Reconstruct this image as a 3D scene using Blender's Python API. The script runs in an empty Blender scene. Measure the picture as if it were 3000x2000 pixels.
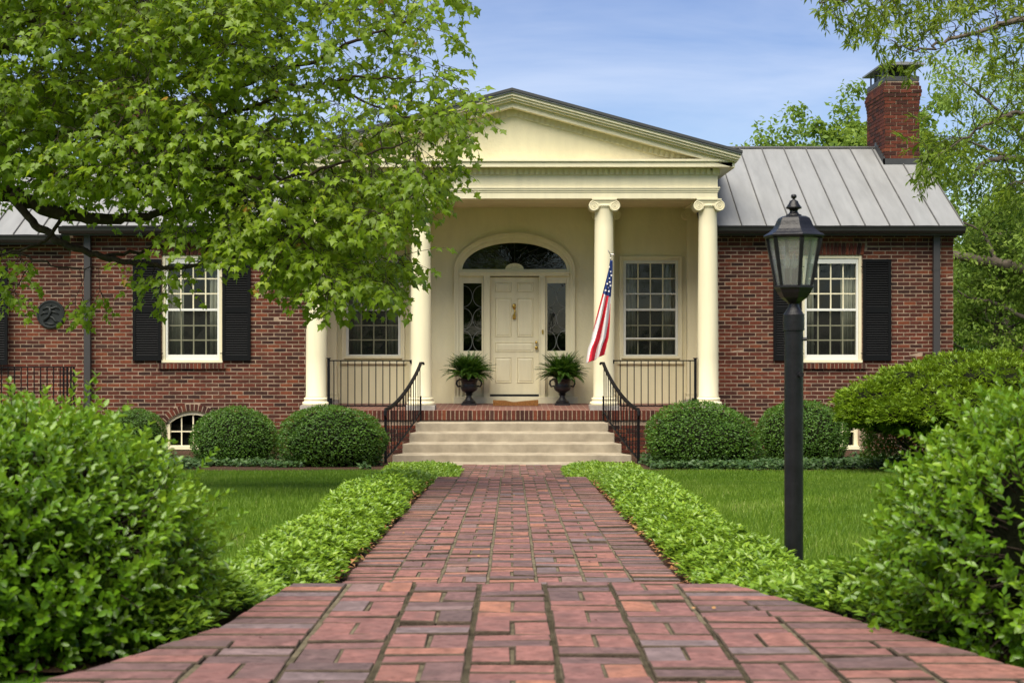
import bpy, math, random
import numpy as np
from mathutils import Matrix, Vector, Euler

random.seed(7)
rng = np.random.default_rng(11)
SC = bpy.context.scene
COL = SC.collection
R = math.radians

# ------------------------------------------------------------------ camera, sky, sun, exposure
E = 2.10            # eye height above the ground at the foot of the house steps
F = 3000 * 50 / 36  # focal length in photograph pixels
cam_d = bpy.data.cameras.new("camera")
cam = bpy.data.objects.new("camera", cam_d)
COL.objects.link(cam)
cam.location = (0, 0, E)
cam.rotation_euler = (R(90), 0, 0)
cam_d.lens = 50
cam_d.sensor_width = 36
cam_d.shift_y = -40 / 3000
cam_d.clip_end = 2000
cam_d.dof.use_dof = True
cam_d.dof.focus_distance = 23
cam_d.dof.aperture_fstop = 9
SC.camera = cam

SUN_EL, SUN_AZ = 60, -156    # azimuth measured from +Y (away from the camera) towards +X
world = bpy.data.worlds.new("World")
SC.world = world
world.use_nodes = True
wn, wl = world.node_tree.nodes, world.node_tree.links
wn.clear()
w_out = wn.new("ShaderNodeOutputWorld")
w_bg = wn.new("ShaderNodeBackground")
w_sky = wn.new("ShaderNodeTexSky")
w_sky.sky_type = 'NISHITA'
w_sky.sun_disc = False
w_sky.sun_elevation = R(SUN_EL)
w_sky.sun_rotation = R(SUN_AZ)
w_sky.air_density = 1.0
w_sky.dust_density = 0.0
w_sky.ozone_density = 4.0
w_tc = wn.new("ShaderNodeTexCoord")
w_map = wn.new("ShaderNodeMapping")
w_map.inputs['Scale'].default_value = (1.0, 1.0, 4.5)
w_noise = wn.new("ShaderNodeTexNoise")
w_noise.inputs['Scale'].default_value = 2.3
w_noise.inputs['Detail'].default_value = 6
w_noise.inputs['Roughness'].default_value = 0.55
w_noise.inputs['Distortion'].default_value = 0.6
w_ramp = wn.new("ShaderNodeValToRGB")
w_ramp.color_ramp.elements[0].position = 0.36
w_ramp.color_ramp.elements[0].color = (0.0, 0.0, 0.0, 1)
w_ramp.color_ramp.elements[1].position = 0.80
w_ramp.color_ramp.elements[1].color = (0.45, 0.45, 0.45, 1)
w_mix = wn.new("ShaderNodeMix")
w_mix.data_type = 'RGBA'
w_mix.inputs['B'].default_value = (9.0, 9.2, 9.8, 1)
wl.new(w_tc.outputs['Generated'], w_map.inputs['Vector'])
wl.new(w_map.outputs['Vector'], w_noise.inputs['Vector'])
wl.new(w_noise.outputs['Fac'], w_ramp.inputs['Fac'])
wl.new(w_ramp.outputs['Color'], w_mix.inputs['Factor'])
w_hs = wn.new('ShaderNodeHueSaturation')
w_hs.inputs['Saturation'].default_value = 1.14
w_hs.inputs['Hue'].default_value = 0.515
wl.new(w_sky.outputs['Color'], w_hs.inputs['Color'])
wl.new(w_hs.outputs['Color'], w_mix.inputs['A'])
wl.new(w_mix.outputs['Result'], w_bg.inputs['Color'])
w_bg.inputs['Strength'].default_value = 0.049
wl.new(w_bg.outputs['Background'], w_out.inputs['Surface'])

sun_d = bpy.data.lights.new("sun", 'SUN')
sun_d.energy = 3.3
sun_d.angle = R(60)
sun_d.color = (1.0, 0.92, 0.78)
sun = bpy.data.objects.new("sun", sun_d)
COL.objects.link(sun)
az, el = R(SUN_AZ), R(SUN_EL)
to_sun = Vector((math.sin(az) * math.cos(el), math.cos(az) * math.cos(el), math.sin(el)))
sun.rotation_euler = to_sun.to_track_quat('Z', 'Y').to_euler()

SC.view_settings.view_transform = 'Standard'
SC.view_settings.look = 'None'
SC.view_settings.exposure = 1.40
SC.view_settings.gamma = 1.0
SC.render.engine = 'CYCLES'
SC.cycles.use_denoising = True
SC.cycles.max_bounces = 8
SC.cycles.diffuse_bounces = 3
SC.cycles.glossy_bounces = 3
SC.cycles.transmission_bounces = 4
SC.cycles.transparent_max_bounces = 12
SC.cycles.caustics_reflective = False
SC.cycles.caustics_refractive = False
SC.cycles.sample_clamp_indirect = 4


def at(px, py, d):
    """A point of the place seen at a photograph pixel, at distance d along the view axis."""
    return ((px - 1500) * d / F, d, E + (960 - py) * d / F)


# ------------------------------------------------------------------ materials
def _principled(m):
    nt = m.node_tree
    return nt, nt.nodes["Principled BSDF"]


def N(nt, t, **kw):
    n = nt.nodes.new(t)
    for k, v in kw.items():
        n.inputs[k].default_value = v
    return n


def mat(name, col, rough=0.6, spec=0.4, var=0.0, vscale=6.0, bump=0.0, bscale=40.0, metal=0.0, col2=None, detail=5, coat=0.0, bdist=0.01, stretch=None):
    m = bpy.data.materials.new(name)
    m.use_nodes = True
    nt, b = _principled(m)
    b.inputs['Roughness'].default_value = rough
    b.inputs['Specular IOR Level'].default_value = spec
    b.inputs['Metallic'].default_value = metal
    b.inputs['Coat Weight'].default_value = coat
    b.inputs['Base Color'].default_value = (*col, 1)
    geo = nt.nodes.new("ShaderNodeNewGeometry")
    if var > 0 or col2:
        no = N(nt, "ShaderNodeTexNoise", Scale=vscale, Detail=detail, Roughness=0.6)
        if stretch:
            mp = nt.nodes.new("ShaderNodeMapping")
            mp.inputs['Scale'].default_value = stretch
            nt.links.new(geo.outputs['Position'], mp.inputs['Vector'])
            nt.links.new(mp.outputs['Vector'], no.inputs['Vector'])
        else:
            nt.links.new(geo.outputs['Position'], no.inputs['Vector'])
        rp = nt.nodes.new("ShaderNodeValToRGB")
        rp.color_ramp.elements[0].position = 0.3
        rp.color_ramp.elements[1].position = 0.72
        c2 = col2 or tuple(max(0, c * (1 - var)) for c in col)
        c1 = col if col2 else tuple(min(1, c * (1 + var * 0.6)) for c in col)
        rp.color_ramp.elements[0].color = (*c2, 1)
        rp.color_ramp.elements[1].color = (*c1, 1)
        nt.links.new(no.outputs['Fac'], rp.inputs['Fac'])
        nt.links.new(rp.outputs['Color'], b.inputs['Base Color'])
    if bump > 0:
        nb = N(nt, "ShaderNodeTexNoise", Scale=bscale, Detail=6, Roughness=0.6)
        nt.links.new(geo.outputs['Position'], nb.inputs['Vector'])
        bp = N(nt, "ShaderNodeBump", Strength=bump, Distance=bdist)
        nt.links.new(nb.outputs['Fac'], bp.inputs['Height'])
        nt.links.new(bp.outputs['Normal'], b.inputs['Normal'])
    return m


def ramp_mat(name, stops, rough=0.85, spec=0.25, nscale=14.0, namp=0.35, bump=0.35, bscale=70.0, stain=None, bdist=0.004):
    """Piece-by-piece colour: each piece draws from the ramp by its own random number (mesh attribute rnd plus the object's)."""
    m = bpy.data.materials.new(name)
    m.use_nodes = True
    nt, b = _principled(m)
    b.inputs['Roughness'].default_value = rough
    b.inputs['Specular IOR Level'].default_value = spec
    at_ = nt.nodes.new("ShaderNodeAttribute")
    at_.attribute_name = "rnd"
    oi = nt.nodes.new("ShaderNodeObjectInfo")
    ad = nt.nodes.new("ShaderNodeMath")
    ad.operation = 'ADD'
    fr = nt.nodes.new("ShaderNodeMath")
    fr.operation = 'FRACT'
    nt.links.new(at_.outputs['Fac'], ad.inputs[0])
    nt.links.new(oi.outputs['Random'], ad.inputs[1])
    nt.links.new(ad.outputs[0], fr.inputs[0])
    rp = nt.nodes.new("ShaderNodeValToRGB")
    els = rp.color_ramp.elements
    els[0].position, els[0].color = stops[0][0], (*stops[0][1], 1)
    els[1].position, els[1].color = stops[-1][0], (*stops[-1][1], 1)
    for p, c in stops[1:-1]:
        e = els.new(p)
        e.color = (*c, 1)
    nt.links.new(fr.outputs[0], rp.inputs['Fac'])
    geo = nt.nodes.new("ShaderNodeNewGeometry")
    no = N(nt, "ShaderNodeTexNoise", Scale=nscale, Detail=7, Roughness=0.65)
    nt.links.new(geo.outputs['Position'], no.inputs['Vector'])
    mr = nt.nodes.new("ShaderNodeMapRange")
    mr.inputs['From Min'].default_value = 0.3
    mr.inputs['From Max'].default_value = 0.7
    mr.inputs['To Min'].default_value = 1 - namp
    mr.inputs['To Max'].default_value = 1 + namp * 0.6
    nt.links.new(no.outputs['Fac'], mr.inputs['Value'])
    mu = nt.nodes.new("ShaderNodeMix")
    mu.data_type = 'RGBA'
    mu.blend_type = 'MULTIPLY'
    mu.inputs['Factor'].default_value = 1
    nt.links.new(rp.outputs['Color'], mu.inputs['A'])
    nt.links.new(mr.outputs['Result'], mu.inputs['B'])
    last = mu.outputs['Result']
    if stain:
        n2 = N(nt, "ShaderNodeTexNoise", Scale=stain[1], Detail=4, Roughness=0.6)
        nt.links.new(geo.outputs['Position'], n2.inputs['Vector'])
        r2 = nt.nodes.new("ShaderNodeValToRGB")
        r2.color_ramp.elements[0].position = stain[2]
        r2.color_ramp.elements[0].color = (0, 0, 0, 1)
        r2.color_ramp.elements[1].position = stain[3]
        r2.color_ramp.elements[1].color = (stain[4],) * 3 + (1,)
        nt.links.new(n2.outputs['Fac'], r2.inputs['Fac'])
        m2 = nt.nodes.new("ShaderNodeMix")
        m2.data_type = 'RGBA'
        m2.inputs['B'].default_value = (*stain[0], 1)
        nt.links.new(r2.outputs['Color'], m2.inputs['Factor'])
        nt.links.new(last, m2.inputs['A'])
        last = m2.outputs['Result']
    nt.links.new(last, b.inputs['Base Color'])
    nb = N(nt, "ShaderNodeTexNoise", Scale=bscale, Detail=6, Roughness=0.65)
    nt.links.new(geo.outputs['Position'], nb.inputs['Vector'])
    bp = N(nt, "ShaderNodeBump", Strength=bump, Distance=bdist)
    nt.links.new(nb.outputs['Fac'], bp.inputs['Height'])
    nt.links.new(bp.outputs['Normal'], b.inputs['Normal'])
    return m


def leaf_mat(name, stops, rough=0.45, spec=0.35, trans=0.35, tcol=(0.30, 0.42, 0.04), tstr=1.0):
    m = bpy.data.materials.new(name)
    m.use_nodes = True
    nt, b = _principled(m)
    b.inputs['Roughness'].default_value = rough
    b.inputs['Specular IOR Level'].default_value = spec
    at_ = nt.nodes.new("ShaderNodeAttribute")
    at_.attribute_name = "rnd"
    rp = nt.nodes.new("ShaderNodeValToRGB")
    els = rp.color_ramp.elements
    els[0].position, els[0].color = stops[0][0], (*stops[0][1], 1)
    els[1].position, els[1].color = stops[-1][0], (*stops[-1][1], 1)
    for p, c in stops[1:-1]:
        e = els.new(p)
        e.color = (*c, 1)
    nt.links.new(at_.outputs['Fac'], rp.inputs['Fac'])
    nt.links.new(rp.outputs['Color'], b.inputs['Base Color'])
    tr = nt.nodes.new("ShaderNodeBsdfTranslucent")
    mx = nt.nodes.new("ShaderNodeMix")
    mx.data_type = 'RGBA'
    mx.inputs['Factor'].default_value = 0.6
    mx.inputs['B'].default_value = (*[c * tstr for c in tcol], 1)
    nt.links.new(rp.outputs['Color'], mx.inputs['A'])
    nt.links.new(mx.outputs['Result'], tr.inputs['Color'])
    ms = nt.nodes.new("ShaderNodeMixShader")
    ms.inputs[0].default_value = trans
    out = nt.nodes["Material Output"]
    nt.links.new(b.outputs[0], ms.inputs[1])
    nt.links.new(tr.outputs[0], ms.inputs[2])
    nt.links.new(ms.outputs[0], out.inputs['Surface'])
    return m


def glass_mat(name, tint=(0.85, 0.9, 0.88), base=0.06, body=0.0, bodycol=(0.7, 0.7, 0.65), rough=0.01, wave=0.0):
    m = bpy.data.materials.new(name)
    m.use_nodes = True
    nt = m.node_tree
    nt.nodes.clear()
    out = nt.nodes.new("ShaderNodeOutputMaterial")
    tr = nt.nodes.new("ShaderNodeBsdfTransparent")
    tr.inputs['Color'].default_value = (*tint, 1)
    gl = nt.nodes.new("ShaderNodeBsdfGlossy")
    gl.inputs['Roughness'].default_value = rough
    lw = nt.nodes.new("ShaderNodeLayerWeight")
    lw.inputs['Blend'].default_value = 0.25
    ad = nt.nodes.new("ShaderNodeMath")
    ad.operation = 'MULTIPLY_ADD'
    ad.inputs[1].default_value = 0.4
    ad.inputs[2].default_value = base
    nt.links.new(lw.outputs['Fresnel'], ad.inputs[0])
    mx = nt.nodes.new("ShaderNodeMixShader")
    nt.links.new(ad.outputs[0], mx.inputs[0])
    nt.links.new(tr.outputs[0], mx.inputs[1])
    nt.links.new(gl.outputs[0], mx.inputs[2])
    last = mx
    if body:
        df = nt.nodes.new("ShaderNodeBsdfTranslucent")
        df.inputs['Color'].default_value = (*bodycol, 1)
        d2 = nt.nodes.new("ShaderNodeBsdfDiffuse")
        d2.inputs['Color'].default_value = (*bodycol, 1)
        m0 = nt.nodes.new("ShaderNodeMixShader")
        nt.links.new(df.outputs[0], m0.inputs[1])
        nt.links.new(d2.outputs[0], m0.inputs[2])
        m2 = nt.nodes.new("ShaderNodeMixShader")
        m2.inputs[0].default_value = body
        nt.links.new(last.outputs[0], m2.inputs[1])
        nt.links.new(m0.outputs[0], m2.inputs[2])
        last = m2
    if wave:
        geo = nt.nodes.new("ShaderNodeNewGeometry")
        nb = N(nt, "ShaderNodeTexNoise", Scale=9.0, Detail=2)
        nt.links.new(geo.outputs['Position'], nb.inputs['Vector'])
        bp = N(nt, "ShaderNodeBump", Strength=wave, Distance=0.02)
        nt.links.new(nb.outputs['Fac'], bp.inputs['Height'])
        nt.links.new(bp.outputs['Normal'], gl.inputs['Normal'])
    nt.links.new(last.outputs[0], out.inputs['Surface'])
    return m


M = {}
M['brick'] = ramp_mat('brick_red', [(0, (.030, .012, .009)), (.2, (.060, .018, .011)), (.5, (.088, .023, .013)), (.8, (.118, .029, .015)), (.95, (.17, .048, .020)), (1, (.052, .024, .018))], nscale=25, namp=.35, bump=.5, stain=((.03, .018, .015), .9, .52, .75, .45))
M['mortar'] = mat('mortar', (.315, .235, .165), .95, .1, var=.4, vscale=9, bump=.4, bscale=120)
M['paver'] = ramp_mat('paver_brick', [(0, (.115, .078, .077)), (.14, (.160, .092, .088)), (.38, (.215, .102, .092)), (.62, (.250, .114, .098)), (.80, (.280, .126, .098)), (.90, (.340, .150, .095)), (.95, (.185, .135, .137)), (1, (.14, .107, .108))],
                      rough=.8, spec=.3, nscale=34, namp=.55, bump=.45, bscale=130, stain=((.055, .040, .038), 17.0, .48, .72, .60))
M['sand'] = mat('joint_sand', (.165, .140, .092), .95, .1, var=.5, vscale=16, bump=.8, bscale=220)
M['cream'] = mat('cream_paint', (.76, .695, .475), .5, .35, var=.07, vscale=1.6, stretch=(5, 5, .6), bump=.05, bscale=60)
M['cream_wall'] = mat('cream_stucco', (.73, .66, .43), .62, .3, var=.09, vscale=1.2, stretch=(2.5, 2.5, .7), bump=.55, bscale=16, bdist=.012)
M['white'] = mat('white_trim', (.68, .68, .61), .45, .4)
M['plinth'] = mat('plinth_stone', (.36, .33, .29), .9, .2, var=.3, vscale=8, bump=.3, bscale=90)
M['concrete'] = mat('step_concrete', (.37, .32, .235), .88, .2, var=.30, vscale=4.0, bump=.35, bscale=90, col2=(.23, .195, .14))
M['lamp_iron'] = mat('lamp_black_paint', (.010, .010, .012), .38, .32, bump=.2, bscale=60, var=.5, vscale=14)
M['iron'] = mat('black_iron', (.005, .005, .006), .5, .14, bump=.15, bscale=90)
M['black_paint'] = mat('black_shutter_paint', (.005, .0055, .006), .55, .12)
M['gutter'] = mat('gutter_paint', (.020, .019, .020), .4, .5)
M['spout'] = mat('downspout_paint', (.040, .037, .037), .45, .5)
M['roof'] = mat('standing_seam_metal', (.245, .25, .245), .52, .35, var=.15, vscale=1.6, stretch=(4.0, .7, .7), metal=.25, bump=.12, bscale=5, bdist=.02)
M['seam'] = mat('seam_metal', (.12, .118, .112), .5, .3, metal=.2, var=.3, vscale=5)
M['dark_metal'] = mat('dark_flashing', (.060, .062, .062), .5, .4, metal=.3, var=.2, vscale=4)
M['pale_metal'] = mat('cap_metal', (.26, .26, .25), .45, .5, metal=.5, var=.2, vscale=6)
M['glass'] = glass_mat('window_glass', (.78, .83, .80), .035, wave=.04)
M['glass_dark'] = glass_mat('entry_glass', (.5, .55, .5), .04, wave=.04)
M['lamp_glass'] = glass_mat('lantern_glass', (.92, .94, .9), .06, body=.22, bodycol=(.95, .96, .88), rough=.15)
M['screen'] = glass_mat('insect_screen', (.62, .64, .62), .0, body=.10, bodycol=(.12, .12, .11), rough=.6)
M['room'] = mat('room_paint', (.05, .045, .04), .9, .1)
M['curtain'] = mat('curtain_cloth', (.55, .52, .42), .9, .1, var=.1, vscale=3)
M['brass'] = mat('brass', (.62, .42, .10), .28, .5, metal=1.0)
M['coir'] = mat('coir_mat', (.24, .11, .035), .95, .1, var=.4, vscale=40, bump=1.0, bscale=160)
M['urn'] = mat('urn_iron', (.010, .010, .012), .35, .5, bump=.2, bscale=60)
M['lead'] = mat('lead_came', (.22, .23, .22), .5, .5)
M['lead_dim'] = mat('fan_came', (.06, .065, .06), .6, .4)
M['bronze'] = mat('plaque_bronze', (.012, .015, .014), .55, .35)
M['soil'] = mat('soil_mulch', (.085, .050, .032), .95, .1, var=.5, vscale=30, bump=1.0, bscale=90, bdist=.03)
M['turf'] = mat('turf', (.075, .15, .014), .9, .1, var=.35, vscale=2.2, col2=(.04, .085, .014), bump=.6, bscale=80)
M['bark'] = mat('maple_bark', (.060, .045, .035), .9, .15, var=.45, vscale=12, bump=.9, bscale=30, bdist=.02)
M['bark_grey'] = mat('grey_bark', (.16, .13, .105), .9, .15, var=.5, vscale=9, bump=.8, bscale=25, bdist=.02)
M['twig'] = mat('twig_bark', (.035, .026, .020), .8, .2)
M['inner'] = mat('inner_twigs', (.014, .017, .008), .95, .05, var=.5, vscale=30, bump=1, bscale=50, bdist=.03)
M['maple'] = leaf_mat('maple_leaf', [(0, (.095, .170, .010)), (.35, (.150, .245, .012)), (.7, (.215, .320, .018)), (.93, (.30, .39, .028)), (.985, (.24, .29, .05)), (1, (.38, .20, .03))], .42, .4, .52, (.52, .66, .04))
M['oak'] = leaf_mat('willow_oak_leaf', [(0, (.085, .14, .010)), (.5, (.14, .215, .014)), (1, (.24, .30, .03))], .45, .35, .42, (.30, .40, .03))
M['far_leaf'] = leaf_mat('far_tree_leaf', [(0, (.08, .14, .020)), (.5, (.14, .23, .03)), (1, (.24, .33, .05))], .55, .25, .40, (.30, .42, .05))
M['far_leaf_dark'] = leaf_mat('far_tree_leaf_dark', [(0, (.05, .10, .016)), (.5, (.09, .17, .025)), (1, (.17, .26, .04))], .55, .25, .35, (.22, .36, .04))
M['box_near'] = leaf_mat('boxwood_leaf', [(0, (.045, .105, .005)), (.4, (.092, .205, .008)), (.75, (.168, .310, .013)), (1, (.27, .41, .03))], .32, .5, .35, (.30, .45, .03))
M['box_far'] = leaf_mat('clipped_boxwood_leaf', [(0, (.026, .070, .008)), (.5, (.055, .130, .012)), (1, (.105, .205, .022))], .5, .35, .28, (.20, .34, .03))
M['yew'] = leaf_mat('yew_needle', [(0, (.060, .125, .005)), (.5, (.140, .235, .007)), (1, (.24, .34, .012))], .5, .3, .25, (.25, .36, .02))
M['vinca'] = leaf_mat('vinca_leaf', [(0, (.055, .125, .018)), (.4, (.125, .235, .020)), (.75, (.210, .335, .022)), (1, (.31, .43, .04))], .33, .5, .30, (.30, .46, .04))
M['ivy'] = leaf_mat('ivy_leaf', [(0, (.018, .045, .010)), (.6, (.036, .080, .018)), (1, (.075, .13, .035))], .5, .35, .15, (.12, .24, .03))
M['grass'] = leaf_mat('grass_blade', [(0, (.070, .140, .010)), (.6, (.140, .230, .018)), (.93, (.25, .34, .06)), (1, (.36, .36, .14))], .5, .3, .30, (.22, .40, .03))
M['fern'] = leaf_mat('fern_leaf', [(0, (.030, .080, .010)), (.6, (.060, .145, .014)), (1, (.12, .24, .02))], .45, .35, .25, (.16, .32, .02))
M['litter'] = ramp_mat('dry_leaf_litter', [(0, (.10, .045, .02)), (.5, (.22, .10, .035)), (1, (.38, .22, .10))], namp=.2, bump=.1)
M['flag_red'] = mat('flag_red_cloth', (.72, .030, .055), .75, .2)
M['flag_white'] = mat('flag_white_cloth', (.80, .78, .77), .75, .2)
M['flag_blue'] = mat('flag_blue_cloth', (.030, .060, .22), .75, .2)
M['silver'] = mat('silver_metal', (.35, .33, .30), .35, .5, metal=.8)
M['candle'] = mat('candle_tube', (.02, .02, .019), .6, .3)
M['bulb'] = glass_mat('bulb_glass', (.9, .9, .9), .1, body=.3, bodycol=(.8, .8, .75), rough=.1)
M['lampshade'] = mat('lampshade_cloth', (.70, .62, .48), .9, .1)


def porch_floor_mat():
    m = bpy.data.materials.new('porch_paving')
    m.use_nodes = True
    nt, b = _principled(m)
    b.inputs['Roughness'].default_value = .7
    geo = nt.nodes.new("ShaderNodeNewGeometry")
    bt = nt.nodes.new("ShaderNodeTexBrick")
    bt.inputs['Scale'].default_value = 1.0
    bt.inputs['Brick Width'].default_value = .21
    bt.inputs['Row Height'].default_value = .105
    bt.inputs['Mortar Size'].default_value = .008
    bt.inputs['Color1'].default_value = (.12, .045, .035, 1)
    bt.inputs['Color2'].default_value = (.19, .065, .045, 1)
    bt.inputs['Mortar'].default_value = (.33, .25, .19, 1)
    nt.links.new(geo.outputs['Position'], bt.inputs['Vector'])
    nt.links.new(bt.outputs['Color'], b.inputs['Base Color'])
    return m


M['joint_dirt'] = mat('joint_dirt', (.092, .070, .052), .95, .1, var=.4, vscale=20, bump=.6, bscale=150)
M['porch'] = porch_floor_mat()


# ------------------------------------------------------------------ building helpers
class MB:
    """Collects shapes and links them as one mesh object."""

    def __init__(s):
        s.v, s.f = [], []

    def add(s, vs, fs):
        o = len(s.v)
        s.v += [tuple(p) for p in vs]
        s.f += [tuple(i + o for i in f) for f in fs]
        return s

    def box(s, x0, x1, y0, y1, z0, z1):
        return s.add([(x0, y0, z0), (x1, y0, z0), (x1, y1, z0), (x0, y1, z0), (x0, y0, z1), (x1, y0, z1), (x1, y1, z1), (x0, y1, z1)],
                     [(0, 3, 2, 1), (4, 5, 6, 7), (0, 1, 5, 4), (1, 2, 6, 5), (2, 3, 7, 6), (3, 0, 4, 7)])

    def prism_xz(s, pts, y0, y1):
        """A polygon in the XZ plane (counter-clockwise seen from -Y) given depth along Y."""
        n = len(pts)
        vs = [(x, y0, z) for x, z in pts] + [(x, y1, z) for x, z in pts]
        fs = [tuple(range(n)), tuple(range(2 * n - 1, n - 1, -1))]
        fs += [(i, i + n, (i + 1) % n + n, (i + 1) % n) for i in range(n)]
        return s.add(vs, fs)

    def prism_xy(s, pts, z0, z1):
        n = len(pts)
        vs = [(x, y, z0) for x, y in pts] + [(x, y, z1) for x, y in pts]
        fs = [tuple(range(n - 1, -1, -1)), tuple(range(n, 2 * n))]
        fs += [(i, (i + 1) % n, (i + 1) % n + n, i + n) for i in range(n)]
        return s.add(vs, fs)

    def tube(s, pts, rad, n=8, cap=True, square=False):
        pts = [Vector(p) for p in pts]
        if not hasattr(rad, '__len__'):
            rad = [rad] * len(pts)
        up = None
        rings = []
        for i, p in enumerate(pts):
            t = (pts[min(i + 1, len(pts) - 1)] - pts[max(i - 1, 0)]).normalized()
            if up is None:
                up = Vector((0, 0, 1)) if abs(t.z) < .9 else Vector((0, 1, 0))
            a = t.cross(up).normalized()
            up = a.cross(t).normalized()
            ring = []
            for k in range(n):
                an = 2 * math.pi * (k + (.5 if square else 0)) / n
                r = rad[i] * (1.414 if square else 1)
                ring.append(p + a * (math.cos(an) * r) + up * (math.sin(an) * r))
            rings.append(ring)
        vs = [q for r in rings for q in r]
        fs = []
        for i in range(len(pts) - 1):
            for k in range(n):
                a0, a1 = i * n + k, i * n + (k + 1) % n
                fs.append((a0, a1, a1 + n, a0 + n))
        if cap:
            fs.append(tuple(range(n - 1, -1, -1)))
            fs.append(tuple((len(pts) - 1) * n + k for k in range(n)))
        return s.add(vs, fs)

    def lathe(s, prof, n=24, c=(0, 0, 0), rot=0.0):
        vs, fs = [], []
        for r, z in prof:
            for k in range(n):
                an = rot + 2 * math.pi * k / n
                vs.append((c[0] + r * math.cos(an), c[1] + r * math.sin(an), c[2] + z))
        for i in range(len(prof) - 1):
            for k in range(n):
                a0, a1 = i * n + k, i * n + (k + 1) % n
                fs.append((a0, a1, a1 + n, a0 + n))
        fs.append(tuple(range(n - 1, -1, -1)))
        fs.append(tuple((len(prof) - 1) * n + k for k in range(n)))
        return s.add(vs, fs)

    def mesh(s, name, m=None, smooth=False):
        me = bpy.data.meshes.new(name)
        me.from_pydata(s.v, [], s.f)
        if m is not None:
            me.materials.append(m)
        if smooth:
            me.polygons.foreach_set('use_smooth', [True] * len(me.polygons))
        me.update()
        return me

    def build(s, name, m, parent=None, smooth=False, bevel=0.0):
        o = link(name, s.mesh(name, m, smooth), parent)
        if bevel:
            md = o.modifiers.new('bevel', 'BEVEL')
            md.width = bevel
            md.segments = 2
            md.limit_method = 'ANGLE'
        return o


def link(name, data, parent=None, loc=None):
    o = bpy.data.objects.new(name, data)
    COL.objects.link(o)
    if loc is not None:
        o.location = loc
    if parent is not None:
        o.parent = parent
        if parent.get('base') is not None:      # a thing's Empty: its parts are given in world coordinates
            o.matrix_parent_inverse = Matrix.Translation(-Vector(parent['base']))
    return o


def thing(name, label, cat, loc=(0, 0, 0), group=None, rotz=0.0, world_parts=False):
    o = link(name, None)
    o.location = loc
    o.rotation_euler = (0, 0, rotz)
    o.empty_display_size = .2
    if world_parts:
        o['base'] = tuple(loc)
    return tag(o, label, cat, group)


def tag(o, label=None, cat=None, group=None, kind=None):
    if label:
        o['label'] = label
    if cat:
        o['category'] = cat
    if group:
        o['group'] = group
    if kind:
        o['kind'] = kind
    return o


def copy_tree(o, parent=None):
    c = o.copy()
    COL.objects.link(c)
    if parent is not None:
        c.parent = parent
    for ch in list(o.children):
        copy_tree(ch, c)
    return c


def fast_mesh(name, V, Fc, mats, rnd=None, mi=None, smooth=True):
    """numpy arrays to mesh; Fc is (m, 3) or (m, 4)."""
    me = bpy.data.meshes.new(name)
    V = np.ascontiguousarray(V, dtype=np.float32)
    Fc = np.ascontiguousarray(Fc, dtype=np.int32)
    k = Fc.shape[1]
    me.vertices.add(len(V))
    me.vertices.foreach_set('co', V.ravel())
    me.loops.add(Fc.size)
    me.loops.foreach_set('vertex_index', Fc.ravel())
    me.polygons.add(len(Fc))
    me.polygons.foreach_set('loop_start', np.arange(0, Fc.size, k, dtype=np.int32))
    if not isinstance(mats, (list, tuple)):
        mats = [mats]
    for m in mats:
        me.materials.append(m)
    if mi is not None:
        me.polygons.foreach_set('material_index', np.ascontiguousarray(mi, dtype=np.int32))
    me.polygons.foreach_set('use_smooth', np.full(len(Fc), smooth, dtype=bool))
    if rnd is not None:
        a = me.attributes.new('rnd', 'FLOAT', 'POINT')
        a.data.foreach_set('value', np.ascontiguousarray(rnd, dtype=np.float32))
    me.update(calc_edges=True)
    return me


def unit(a):
    return a / np.maximum(np.linalg.norm(a, axis=1, keepdims=True), 1e-9)


def leaves(name, tm, P, A, Nr, L, W, m, rnd):
    """Many leaves as one mesh: template (verts, tris) placed at P along axis A, face towards Nr, length L and width W."""
    tv, tf = tm
    A = unit(A)
    X = unit(np.cross(A, Nr))
    Z = np.cross(X, A)
    L = np.broadcast_to(L, len(P))[:, None]
    W = np.broadcast_to(W, len(P))[:, None]
    n = len(tv)
    V = np.empty((len(P), n, 3), dtype=np.float32)
    for i, (x, y, z) in enumerate(tv):
        V[:, i] = P + X * (x * W) + A * (y * L) + Z * (z * L)
    Fc = (np.arange(len(P))[:, None, None] * n + np.array(tf)[None]).reshape(-1, 3)
    return fast_mesh(name, V.reshape(-1, 3), Fc, m, np.repeat(rnd, n))


OVAL = ([(0, 0, 0), (-.5, .38, .10), (-.42, .72, .08), (0, 1, 0), (.42, .72, .08), (.5, .38, .10), (0, .5, 0)],
        [(6, 1, 0), (6, 2, 1), (6, 3, 2), (6, 4, 3), (6, 5, 4), (6, 0, 5)])
OVAL5 = ([(0, 0, 0), (-.5, .48, .10), (0, 1, -.02), (.5, .48, .10), (0, .5, 0)], [(4, 1, 0), (4, 2, 1), (4, 3, 2), (4, 0, 3)])
OVAL4 = ([(0, 0, 0), (-.5, .5, .09), (0, 1, -.02), (.5, .5, .09)], [(0, 2, 1), (0, 3, 2)])
BLADE = ([(-.5, 0, 0), (.5, 0, 0), (0, 1, .12)], [(0, 1, 2)])
_mo = [(0, 0), (.24, -.07), (.22, .10), (.54, .26), (.22, .46), (0, 1.0)]
_mo = _mo + [(-x, y) for x, y in _mo[-2:0:-1]]
MAPLE = ([(0, .32, .03)] + [(x, y, -.30 * (abs(x) ** 1.3) - .22 * max(0, y - .3) ** 1.4) for x, y in _mo],
         [(0, 1 + i, 1 + (i + 1) % len(_mo)) for i in range(len(_mo))])


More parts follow.
